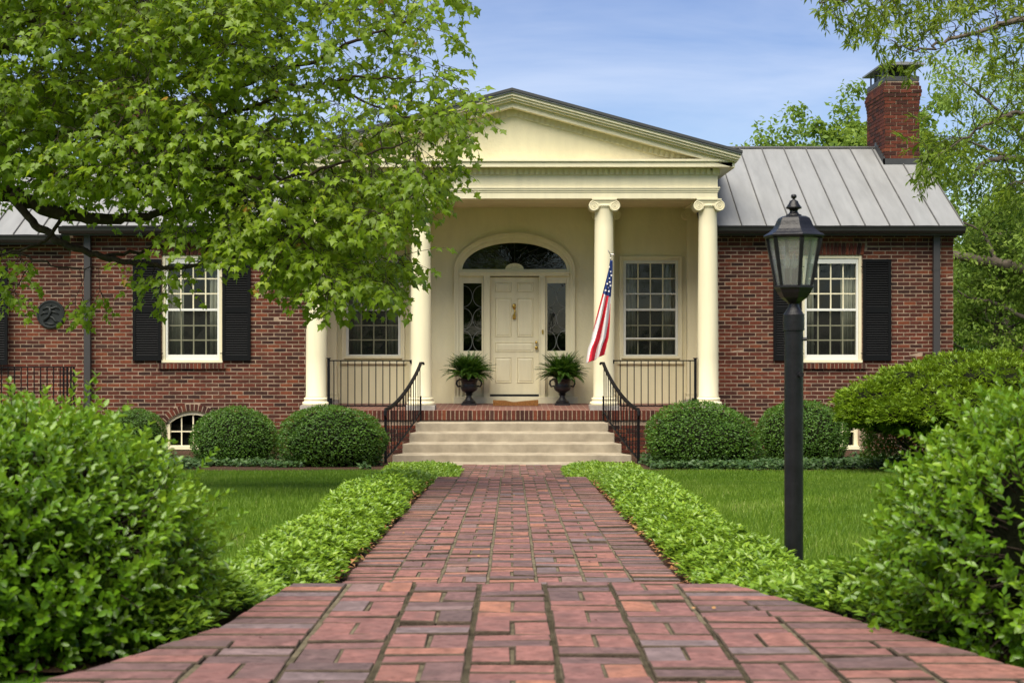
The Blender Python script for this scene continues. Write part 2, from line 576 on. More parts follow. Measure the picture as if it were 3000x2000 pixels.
def noise3(P, s, seed=0):
    """Cheap smooth pseudo-noise in -1..1."""
    r = np.random.default_rng(seed)
    out = np.zeros(len(P))
    for k in range(6):
        d = r.normal(size=3) * s * (1 + .5 * k)
        out += np.sin(P @ d + r.uniform(0, 6.28)) / (1 + .4 * k)
    return out / 3.4

# ------------------------------------------------------------------ ground
G_Y = [-60, 4.3, 5.0, 6.0, 12.0, 16.0, 20.0, 21.5, 24.0, 60, 900]
G_Z = [1.42, 1.215, 1.02, .985, .70, .345, .110, .02, -.02, -.02, -.6]


def patio_z(y):
    return E - (.79 + (y - 3.24) * .0315)


def walk_z(y):
    return E - (1.032 + .0475 * (y - 4.67)) if y < 14.2 else E - (1.635 + .0592 * (y - 14.2))


def gz(y):
    return np.interp(y, G_Y, G_Z)


def ground():
    xs = [-500, -120, -40, -16, -8, -4, -2, -1.2, -.73, -.69, .69, .73, 1.2, 2, 4, 8, 16, 40, 120, 500]
    ys = [-60, -20, -5] + list(np.arange(0, 26, .5)) + [28, 34, 45, 70, 140, 300, 900]
    V, Fc = [], []
    for y in ys:
        for x in xs:
            z = float(gz(y))
            if abs(x) < .70 and 4.6 < y < 21.6:
                z -= .3
            V.append((x, y, z))
    n = len(xs)
    for j in range(len(ys) - 1):
        for i in range(n - 1):
            Fc.append((j * n + i, j * n + i + 1, (j + 1) * n + i + 1, (j + 1) * n + i))
    o = link('ground', fast_mesh('ground', np.array(V), np.array(Fc), M['turf'], smooth=True))
    tag(o, kind='structure')


ground()

# ------------------------------------------------------------------ brick pieces
def chamfer_brick(name, w, l, h, c, m, seed=0):
    """A paver lying flat: w along X, l along Y, top at z = 0."""
    r = random.Random(seed)

    def j(a=.0016):
        return r.uniform(-a, a)
    a, b = w / 2, l / 2
    low = [(-a + j(), -b + j(), -h), (a + j(), -b + j(), -h), (a + j(), b + j(), -h), (-a + j(), b + j(), -h)]
    mid = [(x, y, -c + j(.0012)) for x, y, _ in low]
    top = [(x - math.copysign(c, x) + j(), y - math.copysign(c, y) + j(), j(.001)) for x, y, _ in low]
    b_ = MB().add(low + mid + top, [(0, 1, 5, 4), (1, 2, 6, 5), (2, 3, 7, 6), (3, 0, 4, 7), (4, 5, 9, 8), (5, 6, 10, 9), (6, 7, 11, 10), (7, 4, 8, 11), (8, 9, 10, 11)])
    me = b_.mesh(name, m)
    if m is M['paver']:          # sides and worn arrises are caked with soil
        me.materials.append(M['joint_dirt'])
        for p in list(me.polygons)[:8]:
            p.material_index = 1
    return me


class PieceField:
    """Pieces of one thing: the first `limit` are objects that share meshes, the rest are joined into one part."""

    def __init__(s, parent, name, mass_name, m, limit):
        s.parent, s.name, s.mass, s.m, s.limit = parent, name, mass_name, m, limit
        s.cache, s.n = {}, 0
        s.V, s.F, s.R, s.MI = [], [], [], []

    def add(s, key, maker, loc, rot=(0, 0, 0), scale=(1, 1, 1)):
        if key not in s.cache:
            s.cache[key] = [maker(k) for k in range(3)]
        me = random.choice(s.cache[key])
        if s.n < s.limit:
            o = link(s.name, me, s.parent, loc)
            o.rotation_euler = rot
            o.scale = scale
            s.n += 1
            return
        mx = Matrix.LocRotScale(Vector(loc), Euler(rot), Vector(scale))
        off = len(s.V)
        s.V += [tuple(mx @ v.co) for v in me.vertices]
        s.F += [tuple(i + off for i in p.vertices) for p in me.polygons]
        s.R += [random.random()] * len(me.vertices)
        s.MI += [p.material_index for p in me.polygons]
        s.mats = list(me.materials)

    def flush(s):
        if not s.V:
            return
        me = bpy.data.meshes.new(s.mass)
        me.from_pydata(s.V, [], s.F)
        for m_ in s.mats:
            me.materials.append(m_)
        me.polygons.foreach_set('material_index', s.MI)
        a = me.attributes.new('rnd', 'FLOAT', 'POINT')
        a.data.foreach_set('value', np.array(s.R, dtype=np.float32))
        o = link(s.mass, me, s.parent)
        o['kind'] = 'stuff'


def paver(fld, kind, x, y, z, slope):
    dims = {'long': (.0965, .177), 'cross': (.200, .0845), 'edge': (.203, .060)}
    if isinstance(kind, str):
        w, l = dims[kind]
    else:
        w, l = kind
    fld.add((round(w, 3), round(l, 3)), lambda k: chamfer_brick('brick', w, l, .05, .0028, M['paver'], seed=hash((round(w, 3), l, k)) % 9999),
            (x + random.gauss(0, .0012), y + random.gauss(0, .0012), z + random.gauss(0, .0026)),
            (-math.atan(slope) + random.gauss(0, .012), random.gauss(0, .010), random.gauss(0, .012)))


PB = .2125      # basket block across the walk
PL = .184       # and along it
# ---- patio in front of the camera
PATIO_R = [(.72, 4.67), (.95, 4.0), (1.20, 3.32), (1.75, 2.4), (2.1, 1.2), (2.1, -1.5)]
PATIO_L = [(-.72, 4.67), (-.80, 3.85), (-.99, 3.3), (-1.5, 2.4), (-2.1, 1.2), (-2.1, -1.5)]


def edge_x(side, y):
    return float(np.interp(-y, [-p[1] for p in side], [p[0] for p in side]))


def patio():
    ys = list(np.linspace(4.67, -1.5, 28))
    V = []
    for y in ys:
        for x in (edge_x(PATIO_L, y) - .004, edge_x(PATIO_R, y) + .004):
            V.append((x, y, patio_z(y) - .016))
    nb = len(V)
    V += [(x, y, z - .3) for x, y, z in V]
    Fc = [(2 * i, 2 * i + 2, 2 * i + 3, 2 * i + 1) for i in range(len(ys) - 1)]
    Fc += [(2 * i, 2 * i + nb, 2 * i + 2 + nb, 2 * i + 2) for i in range(len(ys) - 1)]
    Fc += [(2 * i + 1, 2 * i + 3, 2 * i + 3 + nb, 2 * i + 1 + nb) for i in range(len(ys) - 1)]
    Fc.append((0, 1, 1 + nb, nb))
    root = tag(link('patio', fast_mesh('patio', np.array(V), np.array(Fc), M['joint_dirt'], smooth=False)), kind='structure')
    fld = PieceField(root, 'brick', 'brick_field', M['paver'], 300)
    slope = .0315
    sand = MB()

    def rib(x, w, ya, yb, zf, dz=-.0045):
        o = len(sand.v)
        sand.add([(x - w, ya, zf(ya) + dz), (x + w, ya, zf(ya) + dz), (x + w, yb, zf(yb) + dz), (x - w, yb, zf(yb) + dz)], [(0, 1, 2, 3)])
    for j in range(33):
        yc = 4.665 - PL * (j + .5)
        xl, xr = edge_x(PATIO_L, yc), edge_x(PATIO_R, yc)
        kr = max(2, int((xr - .24) / PB - .5))
        kl = max(2, int((-xl - .24) / PB - .5))
        for k in range(-kl, kr + 1):
            xc = k * PB
            for q in (-.5, .5):
                rib(xc + q * PB, .0068 + random.uniform(-.001, .002), yc - PL / 2, yc + PL / 2, patio_z)
            if (j + k) % 2 == 0:
                rib(xc, .0052, yc - .088, yc + .088, patio_z)
                for s in (-1, 1):
                    paver(fld, 'long', xc + s * .0522, yc, patio_z(yc), slope)
            else:
                for s in (-1, 1):
                    y2 = yc + s * PL / 4
                    paver(fld, 'cross', xc, y2, patio_z(y2), slope)
        # border bricks laid across, out to the edge
        for s in (-1, 1):
            for q in (-1, 1):
                y2 = yc + q * PL / 4
                e = edge_x(PATIO_R if s > 0 else PATIO_L, y2)
                x0 = ((kr if s > 0 else -kl) + .5 * s) * PB + s * .006
                span = abs(e - x0)
                n = max(1, round(span / .215))
                w = span / n
                for i in range(n):
                    if i < n - 1:
                        paver(fld, (round(w - .008, 2), .083), x0 + s * w * (i + .5), y2, patio_z(y2), slope)
                        continue
                    # last brick of the row, cut along the edge
                    side_ = PATIO_R if s > 0 else PATIO_L
                    xi = x0 + s * (w * i + .004)
                    q4 = []
                    for yy in (y2 - .0415, y2 + .0415):
                        q4.append((xi, yy, edge_x(side_, yy) - s * random.uniform(0, .006)))
                    zt = random.gauss(0, .002)
                    lo = [(a_, b_) for a_, b_ in ((q4[0][0], q4[0][1]), (q4[0][2], q4[0][1]), (q4[1][2], q4[1][1]), (q4[1][0], q4[1][1]))]
                    if s < 0:
                        lo = [lo[1], lo[0], lo[3], lo[2]]
                    mx_, my_ = sum(v[0] for v in lo) / 4, y2
                    vs = [(a_ - mx_, b_ - my_, -.05) for a_, b_ in lo] + [(a_ - mx_, b_ - my_, -.0036) for a_, b_ in lo]
                    vs += [(a_ - mx_ - math.copysign(.0036, a_ - mx_), b_ - my_ - math.copysign(.0036, b_ - my_), 0) for a_, b_ in lo]
                    me = MB().add(vs, [(0, 1, 5, 4), (1, 2, 6, 5), (2, 3, 7, 6), (3, 0, 4, 7), (4, 5, 9, 8), (5, 6, 10, 9), (6, 7, 11, 10), (7, 4, 8, 11), (8, 9, 10, 11)]).mesh('brick', M['paver'])
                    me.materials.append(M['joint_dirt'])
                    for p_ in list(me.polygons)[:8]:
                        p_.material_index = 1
                    o = link('brick', me, root, (mx_, my_, patio_z(y2) + zt))
                    o.rotation_euler = (-math.atan(slope), 0, 0)
    fld.flush()
    tag(sand.build('joint_sand', M['sand'], root), kind='stuff')


patio()


def walkway():
    V, Fc = [], []
    hw = .733

    def strip(ya, yb):
        o = len(V)
        for y in (ya, yb):
            for x in (-hw, hw):
                V.append((x, y, walk_z(y) - .016))
        for y in (ya, yb):
            for x in (-hw, hw):
                V.append((x, y, walk_z(y) - .5))
        Fc.extend([(o, o + 1, o + 3, o + 2), (o, o + 4, o + 5, o + 1), (o, o + 2, o + 6, o + 4), (o + 1, o + 5, o + 7, o + 3), (o + 2, o + 3, o + 7, o + 6)])
    strip(4.675, 14.199)
    strip(14.2, 21.54)
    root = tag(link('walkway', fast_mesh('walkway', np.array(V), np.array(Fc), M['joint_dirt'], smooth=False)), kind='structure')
    fld = PieceField(root, 'brick', 'brick_field', M['paver'], 300)
    jobs = []
    sand = MB()

    def rib(x, w, ya, yb, dz=-.0045):
        za, zb = walk_z(ya) + dz, walk_z(yb - .001) + dz
        sand.add([(x - w, ya, za), (x + w, ya, za), (x + w, yb, zb), (x - w, yb, zb)], [(0, 1, 2, 3)])

    def run(y0, y1, slope):
        n = int((y1 - y0) / PL)
        pb = (y1 - y0) / n
        for j in range(n):
            yc = y0 + pb * (j + .5)
            for k in range(-3, 3):
                rib((k + .5) * PB, .0068 + random.uniform(-.001, .002), yc - pb / 2, yc + pb / 2)
            for k in range(-2, 3):
                xc = k * PB
                if (j + k) % 2:
                    rib(xc, .0052, yc - .088, yc + .088)
                    for s in (-1, 1):
                        jobs.append(('long', xc + s * .0522, yc, slope))
                else:
                    for s in (-1, 1):
                        jobs.append(('cross', xc, yc + s * pb / 4, slope))
        n = int((y1 - y0) / .0685)
        for j in range(n):
            yc = y0 + (y1 - y0) / n * (j + .5)
            for s in (-1, 1):
                jobs.append(('edge', s * (2.5 * PB + .103), yc, slope))
    run(4.69, 14.19, .0475)
    run(14.21, 21.53, .0592)
    jobs.sort(key=lambda t: t[2])
    first = [t for t in jobs if t[2] > 5.75] + [t for t in jobs if t[2] <= 5.75]   # the part just below the patio edge cannot be seen
    for kind, x, y, slope in first:
        paver(fld, kind, x, y, walk_z(y), slope)
    fld.flush()
    tag(sand.build('joint_sand', M['sand'], root), kind='stuff')


walkway()

# ------------------------------------------------------------------ planting bed soil and lawn edge
def sheet(name, pts_rows, m, dz, kind='structure', label=None):
    V, Fc = [], []
    for xa, xb, y in pts_rows:
        V += [(xa, y, float(gz(y)) + dz), (xb, y, float(gz(y)) + dz)]
    Fc = [(2 * i, 2 * i + 1, 2 * i + 3, 2 * i + 2) for i in range(len(pts_rows) - 1)]
    o = link(name, fast_mesh(name, np.array(V), np.array(Fc), m, smooth=True))
    return tag(o, label, kind=kind)


def bed_edge(x):
    """Where the lawn stops before the house, for a given |x|."""
    return 19.35 + .25 * math.sin(x * 1.3) - (.35 if x < 2.6 else 0) * (2.6 - x)


for s in (-1, 1):
    rows = []
    xs = np.linspace(1.2, 14, 40)
    V, Fc = [], []
    for x in xs:
        for y in list(np.linspace(bed_edge(x), 24.4, 8)):
            V.append((s * x, y, float(gz(y)) + .02))
    for i in range(39):
        for j in range(7):
            q = [i * 8 + j, (i + 1) * 8 + j, (i + 1) * 8 + j + 1, i * 8 + j + 1]
            Fc.append(q if s > 0 else q[::-1])
    tag(link('planting_bed', fast_mesh('planting_bed', np.array(V), np.array(Fc), M['soil'])), kind='structure')


def strip_out(s, y):
    """Outer edge of the vinca strip beside the walk."""
    return float(np.interp(y, [3.6, 5.0, 5.8, 7.4, 9, 12.5, 16.5, 18.6, 19.4], [1.95 if s > 0 else 1.5, 1.5 if s > 0 else 1.4, 1.26, 1.22, 1.26, 1.36, 1.54, 1.66, 1.5])) + .035 * math.sin(y * 2.1 + s)


for s in (-1, 1):
    rows = []
    for y in np.arange(3.6, 19.5, .3):
        a, b = .735, strip_out(s, y)
        if y < 4.8:
            a = abs(edge_x(PATIO_R if s > 0 else PATIO_L, y)) + .01
        rows.append((a, b, y) if s > 0 else (-b, -a, y))
    sheet('soil_strip', rows, M['soil'], .012)

# ------------------------------------------------------------------ the house
HB = (0, 24.5, 0)
house = thing('brick_house', 'long low red brick house with cream columned portico and grey metal roof', 'house', HB, world_parts=True)


def part(mb, name, m, parent=None, **kw):
    return mb.build(name, m, parent if parent is not None else house, **kw)


WY = 24.50          # face of the mortar of the wings
BY = 26.0           # cream wall behind the columns
WIN_X = 5.51
ZF = E - 1.38       # porch floor
ZTOP = E + 1.60


def jack_arch(cx):
    def f(z):
        z0, z1 = E + 1.250, E + 1.47
        if z0 <= z <= z1:
            w = .535 + (z - z0) / (z1 - z0) * .055
            return (cx - w, cx + w)
    return f


def rect_ex(xa, xb, za, zb):
    return lambda z: (xa, xb) if za <= z <= zb else None


def seg_arch(cx, hw, zspring, rise, zbot):
    r = (hw * hw + rise * rise) / (2 * rise)
    zc = zspring + rise - r

    def f(z):
        if zbot <= z <= zspring:
            return (cx - hw, cx + hw)
        if zspring < z < zspring + rise:
            w = math.sqrt(max(0, r * r - (z - zc) ** 2))
            return (cx - w, cx + w)
    return f, r, zc


def brick_rects(x0, x1, z0, z1, excl, ph=0.0):
    out = []
    hh = (.067)
    n = int((z1 - z0) / hh)
    for r in range(n):
        z = z0 + r * hh
        iv = [(x0, x1)]
        for ex in excl:
            cut = ex(z + .03)
            if cut:
                nv = []
                for a, b in iv:
                    if cut[1] <= a or cut[0] >= b:
                        nv.append((a, b))
                    else:
                        if cut[0] - a > .02:
                            nv.append((a, cut[0] - .004))
                        if b - cut[1] > .02:
                            nv.append((cut[1] + .004, b))
                iv = nv
        L = .2125
        off = ph + (L / 2 if r % 2 else 0)
        for a, b in iv:
            k = math.floor((a - x0 - off) / L)
            x = x0 + off + k * L
            while x < b:
                xa, xb = max(a, x + .0075), min(b, x + L - .0075)
                if xb - xa > .028:
                    out.append((xa, xb, z + .0085, z + hh - .0085))
                x += L
    return out


def wall_brick_mesh(k):
    r = random.Random(50 + k)

    def j():
        return r.uniform(-.0022, .0022)
    vs = []
    for y in (0, .04):
        for x, z in ((-.5, -.5), (.5, -.5), (.5, .5), (-.5, .5)):
            vs.append((x + j() * 6, y + (j() * .8 if y == 0 else 0), z + j() * 26))
    return MB().add(vs, [(0, 1, 2, 3), (1, 0, 4, 5), (2, 1, 5, 6), (3, 2, 6, 7), (0, 3, 7, 4)]).mesh('brick', M['brick'])


def wall_panel(name, x0, x1, z0, z1, yface, openings, m, thick=.25, parent=None):
    xs = sorted({x0, x1, *[v for o in openings for v in o[:2]]})
    zs = sorted({z0, z1, *[v for o in openings for v in o[2:]]})
    b = MB()
    for i in range(len(xs) - 1):
        run = None
        for k in range(len(zs) - 1):
            cx, cz = (xs[i] + xs[i + 1]) / 2, (zs[k] + zs[k + 1]) / 2
            hole = any(o[0] < cx < o[1] and o[2] < cz < o[3] for o in openings)
            if not hole:
                run = (run[0], zs[k + 1]) if run else (zs[k], zs[k + 1])
            if (hole or k == len(zs) - 2) and run:
                b.box(xs[i], xs[i + 1], yface, yface + thick, run[0], run[1])
                run = None
    return part(b, name, m, parent)


BASE_Z0, BASE_SPR, BASE_RISE, BASE_HW = .02, E - 1.64, .21, .46
zw0, zw1 = E - .60, E + 1.247        # window opening in the wings
rights, lefts = [], []
wall_objs = {}
for s in (1, -1):
    cx = WIN_X * s
    ops = [(cx - .515, cx + .515, zw0, zw1), (cx - BASE_HW, cx + BASE_HW, BASE_Z0, BASE_SPR + BASE_RISE)]
    xa, xb = (3.50, 7.60) if s > 0 else (-7.60, -3.50)
    wall = wall_panel('brick_wall', xa, xb, -.3, ZTOP + .1, WY, ops, M['mortar'])
    wall_objs[s] = wall
    fa, r_, zc_ = seg_arch(cx, BASE_HW + .115, BASE_SPR, BASE_RISE + .115, BASE_Z0 - .2)
    ex = [rect_ex(cx - .52, cx + .52, zw0, zw1), jack_arch(cx), rect_ex(cx - .585, cx + .585, E - .71, E - .60), fa]
    rects = brick_rects(xa, xb, -.06, ZTOP - .20, ex, ph=.06 if s > 0 else .1)
    (rights if s > 0 else lefts).extend(rects)
    # spandrel mortar over the basement arch
    fo, ro, zco = seg_arch(cx, BASE_HW, BASE_SPR, BASE_RISE, BASE_Z0)
    sp = MB()
    n = 16
    top = BASE_SPR + BASE_RISE
    for i in range(n):
        xq = [cx - BASE_HW + 2 * BASE_HW * (i + t) / n for t in (0, 1)]
        zq = [min(top - .0005, zco + math.sqrt(max(0, ro * ro - (x - cx) ** 2))) for x in xq]
        sp.prism_xz([(xq[0], zq[0]), (xq[1], zq[1]), (xq[1], top), (xq[0], top)], WY, WY + .25)
    part(sp, 'spandrel', M['mortar'], wall)
    # arch bricks
    nb = 17
    half = math.asin((BASE_HW + .02) / ro)
    am = chamfer_brick('arch_brick', .052, .11, .05, .003, M['brick'], seed=3)
    for i in range(nb):
        a = -half + 2 * half * (i + .5) / nb
        rr = ro + .06
        o = link('arch_brick', am, wall, (cx + math.sin(a) * rr, WY - .008, zco + math.cos(a) * rr))
        o.rotation_euler = Euler((R(90), 0, 0)).to_matrix().to_euler()
        o.rotation_euler = (Matrix.Rotation(a, 3, 'Y') @ Matrix.Rotation(R(90), 3, 'X')).to_euler()
    # flat arch of soldier bricks over the window
    nj = 17
    jm = chamfer_brick('soldier_brick', .050, .205, .05, .003, M['brick'], seed=5)
    for i in range(nj):
        t = (i + .5) / nj * 2 - 1
        o = link('soldier_brick', jm, wall, (cx + t * .562, WY - .026, E + 1.356))
        o.rotation_euler = (Matrix.Rotation(t * .16, 3, 'Y') @ Matrix.Rotation(R(90), 3, 'X')).to_euler()
    # rowlock sill
    ns = 17
    sm = MB().box(-.0265, .0265, -.055, .05, -.048, .048).mesh('sill_brick', M['brick'])
    for i in range(ns):
        t = (i + .5) / ns * 2 - 1
        link('sill_brick', sm, wall, (cx + t * .575, WY, E - .657))
    part(MB().box(cx - .578, cx + .578, WY - .045, WY + .02, E - .70, E - .616), 'sill_mortar', M['mortar'], wall)
    # two corbelled courses under the gutter
    cm = [MB().box(-.101, .101, -.0, .05, -.029, .029).mesh('corbel_brick', M['brick'])]
    hm = [MB().box(-.047, .047, -.0, .05, -.029, .029).mesh('corbel_header', M['brick'])]
    zc = ZTOP - .20 + .028
    n = int((xb - xa) / .2125)
    for i in range(n):
        x = xa + (i + .5) * (xb - xa) / n
        ca_, cb_ = x - .101, x + .101
        if x < cx:
            cb_ = min(cb_, cx - .605)
        else:
            ca_ = max(ca_, cx + .605)
        if cb_ - ca_ > .035:
            o = link('corbel_brick', cm[0], wall, ((ca_ + cb_) / 2, WY - .022, zc + .012))
            o.scale = ((cb_ - ca_) / .202, 1, 1)
        for q in (-1, 1):
            link('corbel_header', hm[0], wall, (x + q * .053, WY - .045, zc + .082))
        link('corbel_brick', cm[0], wall, (x + .05, WY - .065, zc + .15))
    part(MB().box(xa, xb, WY - .012, WY + .01, ZTOP - .20, ZTOP - .13), 'corbel_mortar', M['mortar'], wall)
    part(MB().box(xa, xb, WY - .036, WY + .01, ZTOP - .129, ZTOP - .06), 'corbel_mortar', M['mortar'], wall)
    part(MB().box(xa, xb, WY - .056, WY + .01, ZTOP - .059, ZTOP + .02), 'corbel_mortar', M['mortar'], wall)

# far lower wing beyond the plaque wall
far_wall = wall_panel('brick_wall', -11.2, -7.601, -.3, ZTOP - .1, WY + .14, [], M['mortar'])
far_rects = brick_rects(-11.2, -7.605, -.06, ZTOP - .12, [], ph=.03)


def put_bricks():
    """Individual bricks where the wall is in plain view; the rest of all walls joined."""
    mesh3 = [wall_brick_mesh(k) for k in range(4)]
    V, Fc, Rn = [], [], []

    def mass(rc, yf):
        xa, xb, za, zb = rc
        o = len(V)
        j = lambda a=.0025: random.uniform(-a, a)
        p = yf - .0035 + random.gauss(0, .001)
        V.extend([(xa + j(), p + j(.001), za + j()), (xb + j(), p + j(.001), za + j()), (xb + j(), p + j(.001), zb + j()), (xa + j(), p + j(.001), zb + j()),
                  (xa, yf + .02, za), (xb, yf + .02, za), (xb, yf + .02, zb), (xa, yf + .02, zb)])
        Fc.extend([(o, o + 1, o + 2, o + 3), (o + 1, o, o + 4, o + 5), (o + 2, o + 1, o + 5, o + 6), (o + 3, o + 2, o + 6, o + 7), (o, o + 3, o + 7, o + 4)])
        Rn.extend([random.random()] * 8)
    cnt = 0
    for rc in sorted(rights, key=lambda r: -r[3]):
        xm = (rc[0] + rc[1]) / 2
        seen = rc[2] > E - .62 and (xm < 4.5 or 6.5 < xm) and rc[1] - rc[0] > .08
        if seen and cnt < 300:
            o = link('brick', random.choice(mesh3), wall_objs[1], (xm, WY - .0035 + random.gauss(0, .001), (rc[2] + rc[3]) / 2))
            o.scale = (rc[1] - rc[0], 1, rc[3] - rc[2])
            cnt += 1
        else:
            mass(rc, WY)
    for rc in lefts:
        mass(rc, WY)
    for rc in far_rects:
        mass(rc, WY + .14)
    # side wall of the east wing, seen only from a step aside
    me = fast_mesh('brick_field', np.array(V), np.array(Fc), M['brick'], np.array(Rn), smooth=False)
    o = link('brick_field', me, house)
    o['kind'] = 'stuff'


put_bricks()

# closed shell: rear and side walls, floor
sh = MB()
sh.box(7.35, 7.6, WY + .25, 29.5, -.3, ZTOP + .1).box(-7.6, -7.35, WY + .25, 29.5, -.3, ZTOP + .1)
sh.box(-7.6, 7.6, 29.5, 29.75, -.3, ZTOP + .1)
sh.box(3.5, 3.75, WY + .25, 26.2, -.3, ZTOP).box(-3.75, -3.5, WY + .25, 26.2, -.3, ZTOP)
part(sh, 'rear_wall', M['brick'])
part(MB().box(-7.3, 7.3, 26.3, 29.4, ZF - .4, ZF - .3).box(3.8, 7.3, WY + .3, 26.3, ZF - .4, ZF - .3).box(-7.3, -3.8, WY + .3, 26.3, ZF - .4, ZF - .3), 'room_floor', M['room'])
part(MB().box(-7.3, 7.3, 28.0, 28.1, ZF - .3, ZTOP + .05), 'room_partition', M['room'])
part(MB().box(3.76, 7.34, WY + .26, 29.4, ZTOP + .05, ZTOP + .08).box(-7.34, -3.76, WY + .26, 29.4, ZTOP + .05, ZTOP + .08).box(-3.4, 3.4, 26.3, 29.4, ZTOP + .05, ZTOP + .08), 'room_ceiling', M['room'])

# ---- wing roofs
EY, RY = 24.15, 27.02
ZE_, ZR_ = E + 1.735, E + 3.40
SL = (ZR_ - ZE_) / (RY - EY)


def wing_roof(xa, xb, ey, ze, ry, zr, pitch, phase, name='wing_roof'):
    """Front slope of seamed panels, rear slope behind."""
    rf = part(MB().add([(xa, ey + .02, ze - .03), (xb, ey + .02, ze - .03), (xb, ry, zr - .03), (xa, ry, zr - .03), (xa, 2 * ry - ey, ze - .03), (xb, 2 * ry - ey, ze - .03)],
                       [(0, 1, 2, 3), (3, 2, 5, 4)]), name, M['dark_metal'])
    x = xb
    cuts = [xb]
    while x - pitch > xa:
        x -= pitch
        cuts.append(x)
    cuts.append(xa)
    cuts = cuts[::-1]
    for a, b in zip(cuts, cuts[1:]):
        if b - a < .02:
            continue
        p = MB()
        nseg = 6
        vs, fs = [], []
        for i in range(nseg + 1):
            t = i / nseg
            for x_ in (a + .004, (a + b) / 2, b - .004):
                bulge = random.uniform(-.003, .004) if x_ == (a + b) / 2 else 0
                vs.append((x_, ey + (ry - ey) * t, ze + (zr - ze) * t + bulge))
        for i in range(nseg):
            for k in range(2):
                q = i * 3 + k
                fs.append((q, q + 1, q + 4, q + 3))
        p.add(vs, fs)
        p.build('roof_panel', M['roof'], rf, smooth=True)
    for c in cuts[1:-1] + [cuts[-1]]:
        s_ = MB()
        w = .011
        vs = [(c - w, ey - .004, ze - .002), (c + w, ey - .004, ze - .002), (c + w, ry, zr - .002), (c - w, ry, zr - .002),
              (c - w * .6, ey - .004, ze + .026), (c + w * .6, ey - .004, ze + .026), (c + w * .6, ry, zr + .026), (c - w * .6, ry, zr + .026)]
        s_.add(vs, [(0, 3, 2, 1), (4, 5, 6, 7), (0, 1, 5, 4), (1, 2, 6, 5), (2, 3, 7, 6), (3, 0, 4, 7)])
        s_.build('seam', M['seam'], rf)
    MB().tube([(xa, ry, zr + .015), (xb, ry, zr + .015)], .03, 8).build('ridge_cap', M['dark_metal'], rf)
    # rear slope sheet
    MB().add([(xa, ry, zr), (xb, ry, zr), (xb, 2 * ry - ey, ze), (xa, 2 * ry - ey, ze)], [(0, 1, 2, 3)]).build('rear_slope', M['roof'], rf)
    return rf


wing_roof(3.2, 7.67, EY, ZE_, RY, ZR_, .4185, 0)
wing_roof(-7.67, -3.2, EY, ZE_, RY, ZR_, .4185, 0)
wing_roof(-11.4, -7.68, EY + .14, ZE_ - .145, RY + .1, ZR_ - .25, .4185, 0)
# gable ends
for s in (1, -1):
    x0, x1 = (7.45, 7.6) if s > 0 else (-7.6, -7.45)
    g = MB()
    pts = [(WY + .0, ZTOP + .02), (2 * RY - WY, ZTOP + .02), (RY, ZR_ - .08)]
    g.add([(x0, y, z) for y, z in pts] + [(x1, y, z) for y, z in pts], [(0, 1, 2), (5, 4, 3), (0, 3, 4, 1), (1, 4, 5, 2), (2, 5, 3, 0)])
    part(g, 'gable_wall', M['brick'])

# gutters and downspouts
def gutter(xa, xb, y, z0, z1):
    b = MB()
    prof = [(y + .11, z0), (y + .03, z0), (y - .01, z0 + .045), (y - .02, z1 - .02), (y - .035, z1 - .012), (y - .035, z1), (y - .022, z1), (y - .01, z1 - .02), (y + .0, z0 + .05), (y + .035, z0 + .012), (y + .11, z0 + .012)]
    n = len(prof)
    vs = [(xa, a, c) for a, c in prof] + [(xb, a, c) for a, c in prof]
    fs = [(i, i + n, (i + 1) % n + n, (i + 1) % n) for i in range(n)] + [tuple(range(n)), tuple(range(2 * n - 1, n - 1, -1))]
    b.add(vs, fs)
    g = part(b, 'gutter', M['gutter'])
    MB().box(xa + .01, xb - .01, y + .112, y + .14, z0 - .03, z1 - .005).build('fascia_board', M['gutter'], g)
    return g


gutter(3.5, 7.70, 24.14, E + 1.600, E + 1.722)
gutter(-7.70, -3.5, 24.14, E + 1.600, E + 1.722)
gutter(-11.4, -7.71, 24.28, E + 1.455, E + 1.577)
for s in (1, -1):
    b = MB()
    xc = 7.285 * s
    b.box(xc - .056, xc + .056, WY - .125, WY - .045, .02, E + 1.62)
    d = part(b, 'downspout', M['spout'], bevel=.008)
    for z in (E + 1.0, E - .9):
        MB().box(xc - .062, xc + .062, WY - .13, WY - .01, z - .012, z + .012).build('strap', M['spout'], d)

